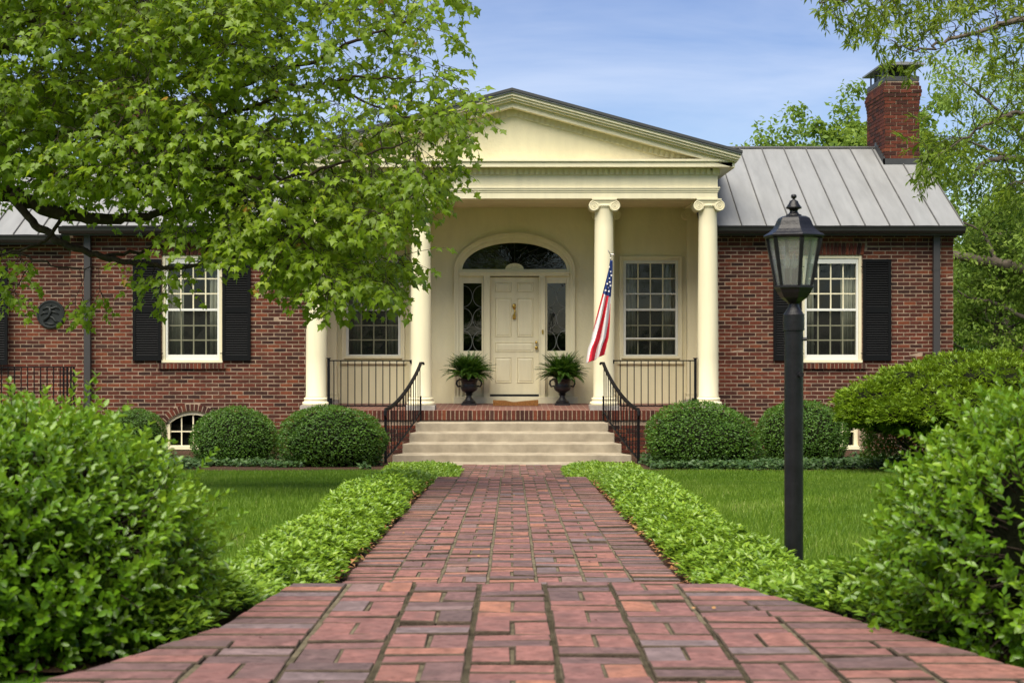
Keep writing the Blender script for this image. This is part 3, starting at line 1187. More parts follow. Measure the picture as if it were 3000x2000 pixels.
# ---- chimneys
def chimney(s):
    xa, xb = (6.92, 7.56) if s > 0 else (-7.56, -6.92)
    ya, yb = 26.4, 27.72
    zt = E + 4.58
    root = part(MB().box(xa + .008, xb - .008, ya + .008, yb - .008, E + 2.6, zt), 'chimney', M['mortar'])
    mesh3 = [wall_brick_mesh(k) for k in range(3)]
    z = E + 2.93
    hh = .0677
    tiers = {0: .0, 1: .0}
    n = int((zt - z) / hh)
    V, Fc, Rn = [], [], []
    out_tab = {n - 1: .0, n - 2: .025, n - 3: .038, n - 4: .028, n - 5: .014, n - 6: .006}
    for r in range(n):
        o_ = out_tab.get(r, 0)
        z0 = z + r * hh
        X0, X1, Y0, Y1 = xa - o_, xb + o_, ya - o_, yb + o_
        if o_:
            MB().box(X0 + .008, X1 - .008, Y0 + .008, Y1 - .008, z0, z0 + hh).build('corbel', M['mortar'], root)
        for face in range(3):
            a, b = (X0, X1) if face == 0 else (Y0, Y1)
            L = .2135
            x = a - (L / 2 if (r + face) % 2 else 0)
            while x < b - .02:
                p, q = max(a, x) + .004, min(b, x + L) - .004
                if q - p > .03:
                    if face == 0 and s > 0:
                        o = link('brick', random.choice(mesh3), root, ((p + q) / 2, Y0 - .003, z0 + hh / 2))
                        o.scale = (q - p - .006, 1, hh - .015)
                    else:
                        of = len(V)
                        if face == 0:
                            sq = [(p, Y0 - .004, z0 + .005), (q, Y0 - .004, z0 + .005), (q, Y0 - .004, z0 + hh - .005), (p, Y0 - .004, z0 + hh - .005)]
                            dv = (0, .02, 0)
                        elif face == 1:
                            sq = [(X0 - .004, q, z0 + .005), (X0 - .004, p, z0 + .005), (X0 - .004, p, z0 + hh - .005), (X0 - .004, q, z0 + hh - .005)]
                            dv = (.02, 0, 0)
                        else:
                            sq = [(X1 + .004, p, z0 + .005), (X1 + .004, q, z0 + .005), (X1 + .004, q, z0 + hh - .005), (X1 + .004, p, z0 + hh - .005)]
                            dv = (-.02, 0, 0)
                        V.extend(sq + [(u + dv[0], v + dv[1], w + dv[2]) for u, v, w in sq])
                        Fc.extend([(of, of + 1, of + 2, of + 3), (of + 1, of, of + 4, of + 5), (of + 2, of + 1, of + 5, of + 6), (of + 3, of + 2, of + 6, of + 7), (of, of + 3, of + 7, of + 4)])
                        Rn.extend([random.random()] * 8)
                x += L
    o = link('brick_field', fast_mesh('brick_field', np.array(V), np.array(Fc), M['brick'], np.array(Rn), smooth=False), root)
    o['kind'] = 'stuff'
    # flashing stepped along the roof slope
    fl = MB()
    fl.box(xa - .03, xb + .03, ya - .035, ya + .01, E + 2.95, E + 3.135)
    for sx, x0 in ((-1, xa - .03), (1, xb + .005)):
        y = ya - .035
        while y < RY:
            zr = ZE_ + SL * (y - EY)
            fl.box(x0, x0 + .025, y, y + .11, zr - .03, zr + .16)
            y += .112
    fl.build('flashing', M['dark_metal'], root)
    # metal pan, posts, screen, lid
    MB().box(xa + .0, xb - .0, ya + .0, yb - .0, zt, zt + .085).build('cap_pan', M['dark_metal'], root)
    ps = MB()
    for x in (xa + .06, xb - .06):
        for y in np.linspace(ya + .06, yb - .06, 5):
            ps.box(x - .014, x + .014, y - .014, y + .014, zt + .085, zt + .30)
    ps.build('cap_posts', M['pale_metal'], root)
    MB().box(xa + .12, xb - .12, ya + .5, yb - .12, zt + .085, zt + .26).build('flue', M['dark_metal'], root)
    MB().prism_xz([(xa - .075, zt + .285), (xb + .075, zt + .285), (xb + .075, zt + .315), ((xa + xb) / 2, zt + .345), (xa - .075, zt + .315)], ya - .085, yb + .085).build('cap_lid', M['pale_metal'], root)
    return root


chimney(1)
chimney(-1)

# ------------------------------------------------------------------ portico
CX = .045           # door axis
CY = 24.0           # column axis
COLX = (-3.30, -1.535, 1.55, 3.305)
# wall behind the columns, with window and entry openings
PW = 2.535
pw_open = []
for s in (1, -1):
    pw_open.append((s * PW - .53, s * PW + .53, E - .56, E + 1.26))
DO = (CX - 1.045, CX + 1.045, ZF - .2, E + 1.665)
back = wall_panel('stucco_wall', -3.5, 3.5, ZF - .3, E + 2.6, BY, pw_open + [DO], M['cream_wall'], thick=.2)
part(MB().box(-3.5, -3.47, WY + .01, BY, ZF, E + 2.2).box(3.47, 3.5, WY + .01, BY, ZF, E + 2.2), 'side_return', M['cream_wall'])
# spandrels round the elliptical entry arch
AO, BO, ZS = 1.045, .60, E + 1.058      # ellipse half width, rise, spring line
sp = MB()
n = 40
for i in range(n):
    t0, t1 = math.pi * i / n, math.pi * (i + 1) / n
    x0, x1 = CX + AO * math.cos(t0), CX + AO * math.cos(t1)
    z0, z1 = ZS + BO * math.sin(t0), ZS + BO * math.sin(t1)
    sp.prism_xz([(x1, z1), (x0, z0), (x0, DO[3]), (x1, DO[3])], BY, BY + .2)
part(sp, 'arch_spandrel', M['cream_wall'], back)

# porch base, floor, rowlock edge
FY = 23.65
pb = part(MB().box(-3.62, 3.62, FY + .02, BY + .1, -.2, ZF - .012), 'porch_base', M['mortar'])
MB().box(-3.615, 3.615, FY - .006, FY + .02, ZF - .15, ZF - .002).build('rowlock_mortar', M['mortar'], pb)
MB().box(-3.60, 3.60, FY + .07, BY + .05, ZF - .012, ZF).build('porch_floor', M['porch'], pb)
rm = [chamfer_brick('rowlock_brick', .058, .15, .06, .004, M['brick'], seed=k) for k in range(3)]
n = int(7.24 / .0722)
for i in range(n):
    x = -3.62 + .0361 + i * .0722
    me = MB().box(-.0285, .0285, 0, .11, -.157, 0).mesh('rowlock_brick', M['brick']) if i == 0 else me
    link('rowlock_brick', me, pb, (x, FY + random.gauss(0, .001) - .012, ZF + .004 + random.gauss(0, .001)))
V, Fc, Rn = [], [], []
for xa, xb, za, zb in brick_rects(-3.62, 3.62, -.05, ZF - .17, []):
    o = len(V)
    y = FY + .006
    V += [(xa, y, za), (xb, y, za), (xb, y, zb), (xa, y, zb), (xa, y + .03, za), (xb, y + .03, za), (xb, y + .03, zb), (xa, y + .03, zb)]
    Fc += [(o, o + 1, o + 2, o + 3), (o + 1, o, o + 4, o + 5), (o + 2, o + 1, o + 5, o + 6), (o + 3, o + 2, o + 6, o + 7), (o, o + 3, o + 7, o + 4)]
    Rn += [random.random()] * 8
o = link('brick_field', fast_mesh('brick_field', np.array(V), np.array(Fc), M['brick'], np.array(Rn), smooth=False), pb)
o['kind'] = 'stuff'
vent = MB().box(2.55, 2.95, FY - .004, FY + .02, .30, .42)
for k in range(5):
    vent.box(2.56, 2.94, FY - .012, FY - .004, .315 + k * .021, .325 + k * .021)
part(vent, 'vent_grille', M['iron'], pb)

# ---- columns
ZC0, ZC1 = ZF, E + 2.163


def spiral(cx, cz, y, r, turns, hand, w):
    pts, rad = [], []
    n = int(turns * 18)
    for i in range(n + 1):
        t = i / n
        a = math.pi / 2 - hand * t * turns * 2 * math.pi
        rr = r * (1 - t) ** .85 + .008
        pts.append((cx + rr * math.cos(a), y, cz + rr * math.sin(a)))
        rad.append(w * (1 - .5 * t))
    return pts, rad


def capital(depth, hw):
    """Ionic capital, top at z = 0, axis at the origin; hw half spacing of the scroll eyes."""
    b = MB()
    ab = hw + .034
    b.box(-ab, ab, -depth * .62, depth * .62, -.022, 0)
    b.box(-ab + .012, ab - .012, -depth * .58, depth * .58, -.036, -.022)
    b.box(-hw, hw, -depth * .52, depth * .52, -.095, -.036)          # channel band
    b.box(-hw, hw, -depth * .56, depth * .56, -.058, -.046)
    rv = .088
    for s in (-1, 1):
        ring = []
        n = 20
        vs, fs = [], []
        for k in range(n):
            a = 2 * math.pi * k / n
            for y, q in ((-depth * .55, 1), (-depth * .3, .93), (0, .80), (depth * .3, .93), (depth * .55, 1)):
                vs.append((s * hw + math.cos(a) * rv * q, y, -.155 + .034 + math.sin(a) * rv * q - .0))
        for k in range(n):
            for m_ in range(4):
                a0 = k * 5 + m_
                a1 = ((k + 1) % n) * 5 + m_
                fs.append((a0, a0 + 1, a1 + 1, a1))
        fs.append(tuple(k * 5 for k in range(n)))
        fs.append(tuple(k * 5 + 4 for k in range(n - 1, -1, -1)))
        b.add(vs, fs)
        for y in (-depth * .56, depth * .56):
            p, r = spiral(s * hw, -.121, y, rv - .009, 2.3, s, .012)
            b.tube(p, r, 6)
            b.lathe([(.014, -.006), (.012, .006)], 10, (s * hw, y, -.121))
    return b


cap_mesh = capital(.30, .173).mesh('capital', M['cream'], smooth=False)
pil_cap_mesh = capital(.12, .173).mesh('capital', M['cream'], smooth=False)
shaft_prof = [(.181, .21), (.184, .225), (.176, .24), (.176, .9)]
H = ZC1 - ZC0
for i in range(1, 9):
    t = i / 8
    z = .9 + (H - .9 - .165) * t
    shaft_prof.append((.176 - .020 * t - .006 * t * (t - .5), z))
shaft_prof += [(.158, H - .15), (.166, H - .145), (.158, H - .135), (.156, H - .10)]
shaft_mesh = MB().lathe(shaft_prof, 40).mesh('shaft', M['cream'], smooth=True)
base_mesh = MB().lathe([(.228, .08), (.236, .095), (.238, .115), (.228, .135), (.208, .14), (.200, .155), (.206, .168), (.212, .185), (.204, .202), (.184, .21), (.18, .215)], 40).mesh('base', M['cream'], smooth=True)
ech = MB().lathe([(.160, H - .14), (.178, H - .120), (.182, H - .105), (.17, H - .095)], 28)
for k in range(28):
    a = 2 * math.pi * k / 28
    ech.lathe([(.004, -.018), (.013, -.006), (.010, .012)], 6, (.176 * math.cos(a), .176 * math.sin(a), H - .115))
ech_mesh = ech.mesh('echinus', M['cream'], smooth=False)
for x in COLX:
    c = link('column', MB().box(-.245, .245, -.245, .245, 0, .08).mesh('column', M['plinth']), house, (x, CY, ZF))
    link('base', base_mesh, c)
    link('shaft', shaft_mesh, c)
    link('echinus', ech_mesh, c)
    link('capital', cap_mesh, c, (0, 0, H))
for x in (-3.335, -1.71, 1.71, 3.335):
    y0 = BY - .17
    p = part(MB().box(x - .15, x + .15, y0, BY + .01, ZF + .20, ZC1 - .05), 'pilaster', M['cream'], bevel=.004)
    MB().box(x - .185, x + .185, y0 - .05, BY, ZF, ZF + .075).build('plinth', M['plinth'], p)
    MB().box(x - .178, x + .178, y0 - .04, BY, ZF + .075, ZF + .135).box(x - .162, x + .162, y0 - .02, BY, ZF + .135, ZF + .165).box(x - .168, x + .168, y0 - .028, BY, ZF + .165, ZF + .20).build('base', M['cream'], p, bevel=.008)
    link('capital', pil_cap_mesh, p, (x, y0 - .015, ZC1))

# ---- entablature
HWX = 3.445
AY = 23.84


def ring(b, pr, z0, z1, inner=.32):
    """A band round the front and the two sides, projecting pr beyond the face."""
    b.box(-HWX - pr, HWX + pr, AY - pr, AY + inner, z0, z1)
    for s in (-1, 1):
        xa, xb = (HWX - inner, HWX + pr) if s > 0 else (-HWX - pr, -HWX + inner)
        b.box(xa, xb, AY + inner, BY + .4, z0, z1)
    return b


Z = lambda v: E + v
part(ring(MB(), 0, Z(2.163), Z(2.268)), 'architrave', M['cream'], bevel=.003)
part(ring(ring(ring(MB(), .012, Z(2.268), Z(2.300)), .028, Z(2.300), Z(2.330)), .040, Z(2.330), Z(2.357)), 'taenia', M['cream'], bevel=.004)
part(ring(MB(), .003, Z(2.357), Z(2.561)), 'frieze', M['cream'])
part(ring(MB(), .018, Z(2.561), Z(2.672)), 'dentil_backing', M['cream'])
crn = part(ring(ring(ring(MB(), .215, Z(2.672), Z(2.745), .2), .228, Z(2.745), Z(2.763), .2), .248, Z(2.763), Z(2.798), .2), 'cornice', M['cream'])
part(MB().box(-3.5, 3.5, AY + .3, BY + .01, E + 2.19, E + 2.22), 'porch_ceiling', M['cream_wall'])
dm = MB().box(-.0275, .0275, -.024, .01, -.05, .05).mesh('dentil', M['cream'])
nd = 72
for i in range(nd):
    x = -HWX + .01 + (2 * HWX - .02) * (i + .5) / nd
    link('dentil', dm, crn, (x, AY - .018, Z(2.614)))
for s in (-1, 1):
    for k in range(6):
        o = link('dentil', dm, crn, (s * (HWX + .018), AY + .06 + k * .095, Z(2.614)))
        o.rotation_euler = (0, 0, s * R(90))

# ---- pediment and its gable roof
MS = .272
part(MB().prism_xz([(-3.3, Z(2.79)), (3.3, Z(2.79)), (0, Z(3.70))], AY, AY + .1), 'tympanum', M['cream_wall'])


def rake(top, th, xe, y0, y1, name, m, par=None):
    b = MB()
    for s in (-1, 1):
        pts = [(0, Z(top)), (s * xe, Z(top - MS * xe)), (s * xe, Z(top - MS * xe - th)), (0, Z(top - th))]
        if s > 0:
            pts = pts[::-1]
        b.prism_xz(pts, y0, y1)
    return b.build(name, m, par if par is not None else house)


gr = rake(3.953, .045, 3.80, 23.42, 29.6, 'portico_roof', M['dark_metal'])
rake(3.906, .024, 3.795, 23.44, 26.5, 'drip_edge', M['pale_metal'], gr)
rc = rake(3.880, .045, 3.775, 23.47, 26.4, 'raking_cornice', M['cream'])
rake(3.834, .040, 3.755, 23.505, 26.4, 'raking_cyma', M['cream'], rc)
rake(3.793, .034, 3.735, 23.55, 26.4, 'raking_cyma', M['cream'], rc)
rake(3.758, .096, 3.70, 23.625, 26.4, 'raking_corona', M['cream'], rc)
rake(3.660, .115, 3.36, 23.822, 23.95, 'raking_bed', M['cream'], rc)
nr = 36
for s in (-1, 1):
    for i in range(nr):
        x = .02 + (3.25) * (i + .5) / nr
        o = link('dentil', dm, rc, (s * x, AY - .018, Z(3.605 - MS * x)))
        o.rotation_euler = (0, s * math.atan(MS), 0)

# ------------------------------------------------------------------ windows
def make_window(cx, y, gx, g0, g1, ox, o0, o1, casing, crown=False, rails=()):
    """Double-hung window: gx half width of glass, g0..g1 glass height, ox half width of the casing, o0..o1 its height."""
    zm = g0 + (g1 - g0) * .495
    b = MB()
    cw = casing
    b.box(cx - ox, cx - ox + cw, y - .02, y + .12, o0, o1).box(cx + ox - cw, cx + ox, y - .02, y + .12, o0, o1)
    b.box(cx - ox + cw, cx + ox - cw, y - .02, y + .12, o1 - cw, o1).box(cx - ox - .012, cx + ox + .012, y - .045, y + .12, o0 - .045, o0 - .001)
    win = part(b, 'window', M['cream'], bevel=.004)
    fx0, fx1 = ox - cw - .002, gx
    st = MB()
    st.box(cx - fx0, cx - fx1, y + .0, y + .05, o0, o1 - cw - .002).box(cx + fx1, cx + fx0, y + .0, y + .05, o0, o1 - cw - .002)
    st.box(cx - fx1, cx + fx1, y + .0, y + .05, g1, o1 - cw - .002).box(cx - fx1, cx + fx1, y + .0, y + .05, o0, g0)
    st.box(cx - fx1, cx + fx1, y + .004, y + .045, zm - .022, zm + .018)
    for rz in rails:
        st.box(cx - fx1, cx + fx1, y + .006, y + .03, rz - .014, rz + .014)
    st.build('storm_frame', M['white'], win, bevel=.003)
    for lo, hi, yy in ((zm + .018, g1, y + .055), (g0, zm - .022, y + .085)):
        w4, h3 = 2 * gx / 4, (hi - lo) / 3
        for i in range(1, 4):
            x = cx - gx + i * w4
            MB().box(x - .011, x + .011, yy, yy + .022, lo, hi).build('muntin', M['cream'], win)
        for k in range(1, 3):
            z = lo + k * h3
            MB().box(cx - gx, cx + gx, yy + .001, yy + .021, z - .011, z + .011).build('muntin', M['cream'], win)
        sf = MB().box(cx - gx - .03, cx - gx, yy, yy + .03, lo - .03, hi + .03).box(cx + gx, cx + gx + .03, yy, yy + .03, lo - .03, hi + .03)
        sf.build('sash', M['cream'], win)
        for i in range(4):
            for k in range(3):
                x0, z0 = cx - gx + i * w4, lo + k * h3
                tx, tz = random.gauss(0, .0005), random.gauss(0, .0005)
                MB().add([(x0, yy + .012 + tx, z0 + tz * .1), (x0 + w4, yy + .012 - tx, z0), (x0 + w4, yy + .012 + tz, z0 + h3), (x0, yy + .012 - tz, z0 + h3)], [(0, 1, 2, 3)]).build('pane', M['glass'], win)
    MB().add([(cx - gx, y + .05, g0), (cx + gx, y + .05, g0), (cx + gx, y + .05, zm - .02), (cx - gx, y + .05, zm - .02)], [(0, 1, 2, 3)]).build('insect_screen', M['screen'], win)
    return win


for s in (1, -1):
    make_window(WIN_X * s, WY + .03, .427, E - .465, E + 1.105, .515, zw0 + .045, zw1, .05)
make_window(PW, BY + .0, .453, E - .49, E + 1.173, .53, E - .515, E + 1.26, .03, rails=(E + .62, E - .195))
make_window(-PW, BY + .0, .453, E - .49, E + 1.173, .53, E - .515, E + 1.26, .03)
for s in (1, -1):   # moulded surround on the stucco and apron below
    b = MB()
    a0, a1 = .53, .575
    c = PW * s
    b.box(c - a1, c - a0, BY - .035, BY + .0, E - .62, E + 1.305).box(c + a0, c + a1, BY - .035, BY + .0, E - .62, E + 1.305).box(c - a0, c + a0, BY - .035, BY, E + 1.26, E + 1.305)
    b.box(c - .60, c + .60, BY - .05, BY, E - .66, E - .621)
    part(b, 'window_surround', M['cream'], bevel=.006)

# shutters
def shutter(cx, z0, z1, w, hang):
    y = WY - .05
    b = MB()
    st = .05
    b.box(cx - w / 2, cx - w / 2 + st, y, y + .035, z0, z1).box(cx + w / 2 - st, cx + w / 2, y, y + .035, z0, z1)
    zm = z0 + (z1 - z0) * .50
    for za, zb in ((z0, z0 + .09), (zm - .05, zm + .05), (z1 - .05, z1)):
        b.box(cx - w / 2 + st, cx + w / 2 - st, y + .002, y + .033, za, zb)
    b.box(cx - w / 2 + st, cx + w / 2 - st, y + .030, y + .034, z0 + .05, z1 - .03)
    sh_ = part(b, 'shutter', M['black_paint'])
    w2 = w / 2 - st - .001
    lm = MB().add([(-w2, -.002, -.014), (w2, -.002, -.014), (w2, .022, .016), (-w2, .022, .016), (-w2, .004, -.018), (w2, .004, -.018), (w2, .028, .012), (-w2, .028, .012)],
                  [(0, 1, 2, 3), (7, 6, 5, 4), (0, 4, 5, 1), (3, 2, 6, 7)]).mesh('slat', M['black_paint'])
    for za, zb in ((z0 + .09, zm - .05), (zm + .05, z1 - .05)):
        n = int((zb - za) / .0395)
        for i in range(n):
            link('slat', lm, sh_, (cx, y + .004, za + (i + .5) * (zb - za) / n))
    return sh_


for s in (1, -1):
    for q in (-1, 1):
        shutter(WIN_X * s + q * (.527 + .243), E - .565, E + 1.178, .484, q)
shutter(-8.92, E - .64, E + 1.05, .484, 1)
# shutter hinges
hb = MB()
for s in (1, -1):
    for q in (-1, 1):
        for z in (E + 1.05, E - .44):
            x = WIN_X * s + q * .52
            hb.box(x - .03, x + .03, WY - .058, WY - .04, z - .008, z + .008)
part(hb, 'shutter_hinges', M['iron'])

# basement windows
for s in (1, -1):
    cx = WIN_X * s
    y = WY + .05
    b = MB()
    fo, ro, zco = seg_arch(cx, BASE_HW, BASE_SPR, BASE_RISE, BASE_Z0)
    b.box(cx - BASE_HW, cx - BASE_HW + .065, y, y + .1, BASE_Z0 + .05, BASE_SPR).box(cx + BASE_HW - .065, cx + BASE_HW, y, y + .1, BASE_Z0 + .05, BASE_SPR)
    b.box(cx - BASE_HW - .03, cx + BASE_HW + .03, y - .10, y + .1, BASE_Z0 - .01, BASE_Z0 + .05)
    n = 18
    for i in range(n):
        xs = [cx - BASE_HW + 2 * BASE_HW * (i + t) / n for t in (0, 1)]
        zt = [max(BASE_SPR, zco + math.sqrt(max(0, ro * ro - (x - cx) ** 2))) for x in xs]
        zb = [max(BASE_SPR - .02, v - .07) for v in zt]
        b.prism_xz([(xs[0], zb[0]), (xs[1], zb[1]), (xs[1], zt[1]), (xs[0], zt[0])], y, y + .1)
    w = part(b, 'basement_window', M['cream'])
    MB().box(cx - .012, cx + .012, y + .03, y + .05, BASE_Z0 + .05, BASE_SPR + BASE_RISE - .06).box(cx - .21, cx - .19, y + .03, y + .05, BASE_Z0 + .05, BASE_SPR + .11).box(cx + .19, cx + .21, y + .03, y + .05, BASE_Z0 + .05, BASE_SPR + .11).box(cx - .40, cx + .40, y + .031, y + .049, .30, .322).build('muntin', M['cream'], w)
    MB().add([(cx - .44, y + .04, BASE_Z0 + .04), (cx + .44, y + .04, BASE_Z0 + .04), (cx + .44, y + .04, BASE_SPR + .06), (cx + .2, y + .04, BASE_SPR + BASE_RISE - .03), (cx - .2, y + .04, BASE_SPR + BASE_RISE - .03), (cx - .44, y + .04, BASE_SPR + .06)], [(0, 1, 2, 3, 4, 5)]).build('pane', M['glass'], w)
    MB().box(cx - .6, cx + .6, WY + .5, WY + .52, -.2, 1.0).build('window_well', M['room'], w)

# ------------------------------------------------------------------ entry
ent = MB()
ey = BY - .045
n = 48


def ell(a, b, t):
    return (CX + a * math.cos(t), ZS + b * math.sin(t))


for (a0, b0, a1, b1, ya, yb) in ((1.087, .655, 1.02, .575, BY - .05, BY + .1), (1.10, .668, 1.075, .643, BY - .075, BY), (1.02, .575, .955, .495, BY - .015, BY + .12)):
    for i in range(n):
        t0, t1 = math.pi * i / n, math.pi * (i + 1) / n
        p = [ell(a0, b0, t1), ell(a1, b1, t1), ell(a1, b1, t0), ell(a0, b0, t0)]
        ent.prism_xz(p, ya, yb)
ztr0, ztr1 = E + .945, E + 1.012       # transom bar
zb = ZF + .125                         # top of the base board
for s in (-1, 1):
    for (a0, a1, ya) in ((1.02, 1.087, BY - .05), (1.075, 1.10, BY - .075), (.955, 1.02, BY - .015)):
        x0, x1 = sorted((CX + s * a0, CX + s * a1))
        ent.box(x0, x1, ya, BY + .1, zb, ZS)
    x0, x1 = sorted((CX + s * .455, CX + s * .555))
    ent.box(x0, x1, BY - .06, BY + .1, zb, ztr0)
    for q in (.448, .54):
        x0, x1 = sorted((CX + s * q, CX + s * (q + .02)))
        ent.box(x0, x1, BY - .075, BY + .02, zb, ztr0)
ent.box(CX - 1.0, CX + 1.0, BY - .07, BY + .1, ztr0, ztr1)
ent.box(CX - 1.02, CX + 1.02, BY - .09, BY - .06, ztr1 - .018, ztr1 + .003)
ent.box(CX - .957, CX + .957, BY + .0, BY + .08, ztr1, ZS + .012)
entry = part(ent, 'entry_surround', M['cream'])
MB().box(CX - 1.11, CX + 1.16, BY - .10, BY + .05, ZF, zb).build('base_board', M['cream'], entry, bevel=.006)
# fanlight
fg = MB()
pts = [(CX + .955 * math.cos(math.pi * i / 32), ZS + .012 + .49 * math.sin(math.pi * i / 32)) for i in range(33)]
fg.add([(x, BY + .06, z) for x, z in pts], [tuple(range(33))])
fan = fg.build('fanlight', M['glass_dark'], entry)
ca = MB()
for i in range(1, 12):
    t = math.pi * i / 12
    ca.tube([(CX + .17 * math.cos(t), BY + .045, ZS + .03 + .11 * math.sin(t)), (CX + .60 * math.cos(t), BY + .045, ZS + .012 + .31 * math.sin(t)), (CX + .93 * math.cos(t), BY + .045, ZS + .012 + .475 * math.sin(t))], .0035, 4)
for i in range(11):
    t0, t1 = math.pi * (i + .5) / 12, math.pi * (i + 1.5) / 12
    tm = (t0 + t1) / 2
    q = [(CX + a * math.cos(t), BY + .045, ZS + .012 + .5 * a * math.sin(t)) for a, t in ((.66, t0), (.80, tm - .04), (.86, tm), (.80, tm + .04), (.66, t1))]
    ca.tube(q, .003, 4)
ca.build('lead_came', M['lead_dim'], fan)
bo = MB()
m_ = 16
bpts = [(CX + .17 * math.cos(math.pi * i / m_), ZS + .012 + .11 * math.sin(math.pi * i / m_)) for i in range(m_ + 1)]
bo.prism_xz(bpts[::-1] if False else [(x, z) for x, z in bpts], BY + .02, BY + .06)
for i in range(0, m_ + 1, 2):
    t = math.pi * i / m_
    bo.tube([(CX + .05 * math.cos(t), BY + .017, ZS + .02 + .03 * math.sin(t)), (CX + .16 * math.cos(t), BY + .017, ZS + .014 + .10 * math.sin(t))], .006, 5)
bo.build('fan_boss', M['cream'], fan)
# sidelights
for s in (-1, 1):
    xa, xb = sorted((CX + s * .565, CX + s * .955))
    g0, g1 = E - .421, E + .814
    ga, gb = sorted((CX + s * .60 + (.0), CX + s * .935))
    b = MB()
    b.box(xa, ga, BY + .0, BY + .06, zb, ztr0).box(gb, xb, BY + .0, BY + .06, zb, ztr0).box(ga, gb, BY + .0, BY + .06, g1, ztr0).box(ga, gb, BY + .0, BY + .06, g0 - .10, g0)
    b.box(ga, gb, BY + .03, BY + .06, zb, g0 - .10)
    sl = b.build('sidelight', M['cream'], entry)
    MB().add([(ga, BY + .045, g0), (gb, BY + .045, g0), (gb, BY + .045, g1), (ga, BY + .045, g1)], [(0, 1, 2, 3)]).build('pane', M['glass_dark'], sl)
    c = MB()
    ch = (g1 - g0) / 3
    xm = (ga + gb) / 2
    hw = (gb - ga) / 2
    for k in range(3):
        zc = g0 + ch * (k + .42)
        for q in (-1, 1):
            xo = xm + q * hw
            pp = []
            for i in range(13):
                t = -math.pi / 2 + math.pi * i / 12
                pp.append((xo - q * hw * math.cos(t) * .97, BY + .036, zc + ch * .47 * math.sin(t)))
            c.tube(pp, .0045, 4)
    c.build('lead_came', M['lead'], sl)
# door
dy = BY + .015
xa, xb = CX - .447, CX + .447
zd0, zd1 = ZF + .165, E + .927
door = part(MB().box(xa, xb, dy, dy + .05, zd0, zd1), 'door', M['cream'])
MB().box(xa - .01, xb + .01, BY - .05, BY + .1, zb, zb + .02).build('threshold', M['dark_metal'], door)
kx, kz = .897 / 425, (zd1 - zd0) / (1432 - 420)
for (u0, u1, v0, v1) in ((447, 588, 467, 552), (638, 778, 467, 552), (447, 588, 602, 935), (638, 778, 602, 935), (447, 778, 983, 1068), (447, 588, 1113, 1333), (638, 778, 1113, 1333)):
    x0, x1 = xa + (u0 - 403) * kx, xa + (u1 - 403) * kx
    z0, z1 = zd1 - (v1 - 420) * kz, zd1 - (v0 - 420) * kz
    m1, m2 = .016, .045
    b = MB()
    # moulding frame proud of the door, raised field inside
    o_ = [(x0, z0), (x1, z0), (x1, z1), (x0, z1)]
    i_ = [(x0 + m1, z0 + m1), (x1 - m1, z0 + m1), (x1 - m1, z1 - m1), (x0 + m1, z1 - m1)]
    f_ = [(x0 + m2, z0 + m2), (x1 - m2, z0 + m2), (x1 - m2, z1 - m2), (x0 + m2, z1 - m2)]
    vs = [(x, dy - .001, z) for x, z in o_] + [(x + (.006 if k in (0, 3) else -.006), dy - .014, z + (.006 if k < 2 else -.006)) for k, (x, z) in enumerate(o_)] + [(x, dy - .002, z) for x, z in i_] + [(x, dy - .012, z) for x, z in f_]
    fs = []
    for a in range(3):
        for k in range(4):
            fs.append((a * 4 + k, a * 4 + (k + 1) % 4, a * 4 + 4 + (k + 1) % 4, a * 4 + 4 + k))
    fs.append((12, 13, 14, 15))
    b.add(vs, fs)
    b.build('door_panel', M['cream'], door)
kn = MB()
kc = CX - .007
kn.lathe([(.006, .07), (.028, .06), (.034, .03), (.03, .0), (.016, -.02)], 12, (kc, dy - .02, E + .37))
kn.tube([(kc, dy - .03, E + .36), (kc + .02, dy - .05, E + .30), (kc, dy - .055, E + .23), (kc - .0, dy - .04, E + .19)], [.012, .014, .016, .012], 8)
kn.lathe([(.004, .05), (.026, .035), (.036, .0), (.026, -.035), (.004, -.045)], 12, (kc, dy - .03, E + .20))
kn.build('door_knocker', M['brass'], door, smooth=True)
for z, r in ((E - .262, .024), (E - .362, .03)):
    MB().lathe([(r * .9, 0), (r, .01), (r * .5, .02), (r * .5, .04), (r * 1.05, .05), (r, .075), (r * .4, .085)], 14, (0, 0, 0)).build('door_knob', M['brass'], door, smooth=True).matrix_basis = Matrix.Translation((CX + .40, dy, z)) @ Matrix.Rotation(R(90), 4, 'X')
part(MB().box(CX + .50, CX + .53, BY - .075, BY - .055, E - .115, E - .035).lathe([(.012, 0), (.008, .012)], 8, (CX + .515, BY - .078, E - .075)), 'doorbell', M['brass'], entry)
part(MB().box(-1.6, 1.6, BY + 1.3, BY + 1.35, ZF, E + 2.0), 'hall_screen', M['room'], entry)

# ------------------------------------------------------------------ front steps
steps = MB().box(-1.50, 1.50, 23.30, 23.655, -.1, .40)
st_root = tag(link('front_steps', steps.mesh('front_steps', M['concrete'])), kind='structure')
NY = [23.62, 23.23, 22.81, 22.39, 21.97, 21.55]
NZ = [.547, .413, .275, .139, .032]
NW = [1.575, 1.648, 1.728, 1.85, 2.06]
for i in range(5):
    y1, y0 = NY[i], NY[i + 1]
    w0 = NW[i]
    w1 = NW[i - 1] - .02 if i else 1.53
    z1 = NZ[i]
    z0 = -.15
    b = MB()
    back_y = min(23.62, y1 + .05)
    side = []
    for k in range(5):
        t = k / 4
        side.append((w0 + (w1 - w0) * (1 - (1 - t) ** 1.6), y0 + (y1 - y0) * t))
    poly = [(x, y) for x, y in side] + [(side[-1][0], back_y), (-side[-1][0], back_y)] + [(-x, y) for x, y in side[::-1]]
    b.prism_xy(poly, z0 - i * .004, z1)
    o = b.build('step', M['concrete'], st_root, bevel=.012)

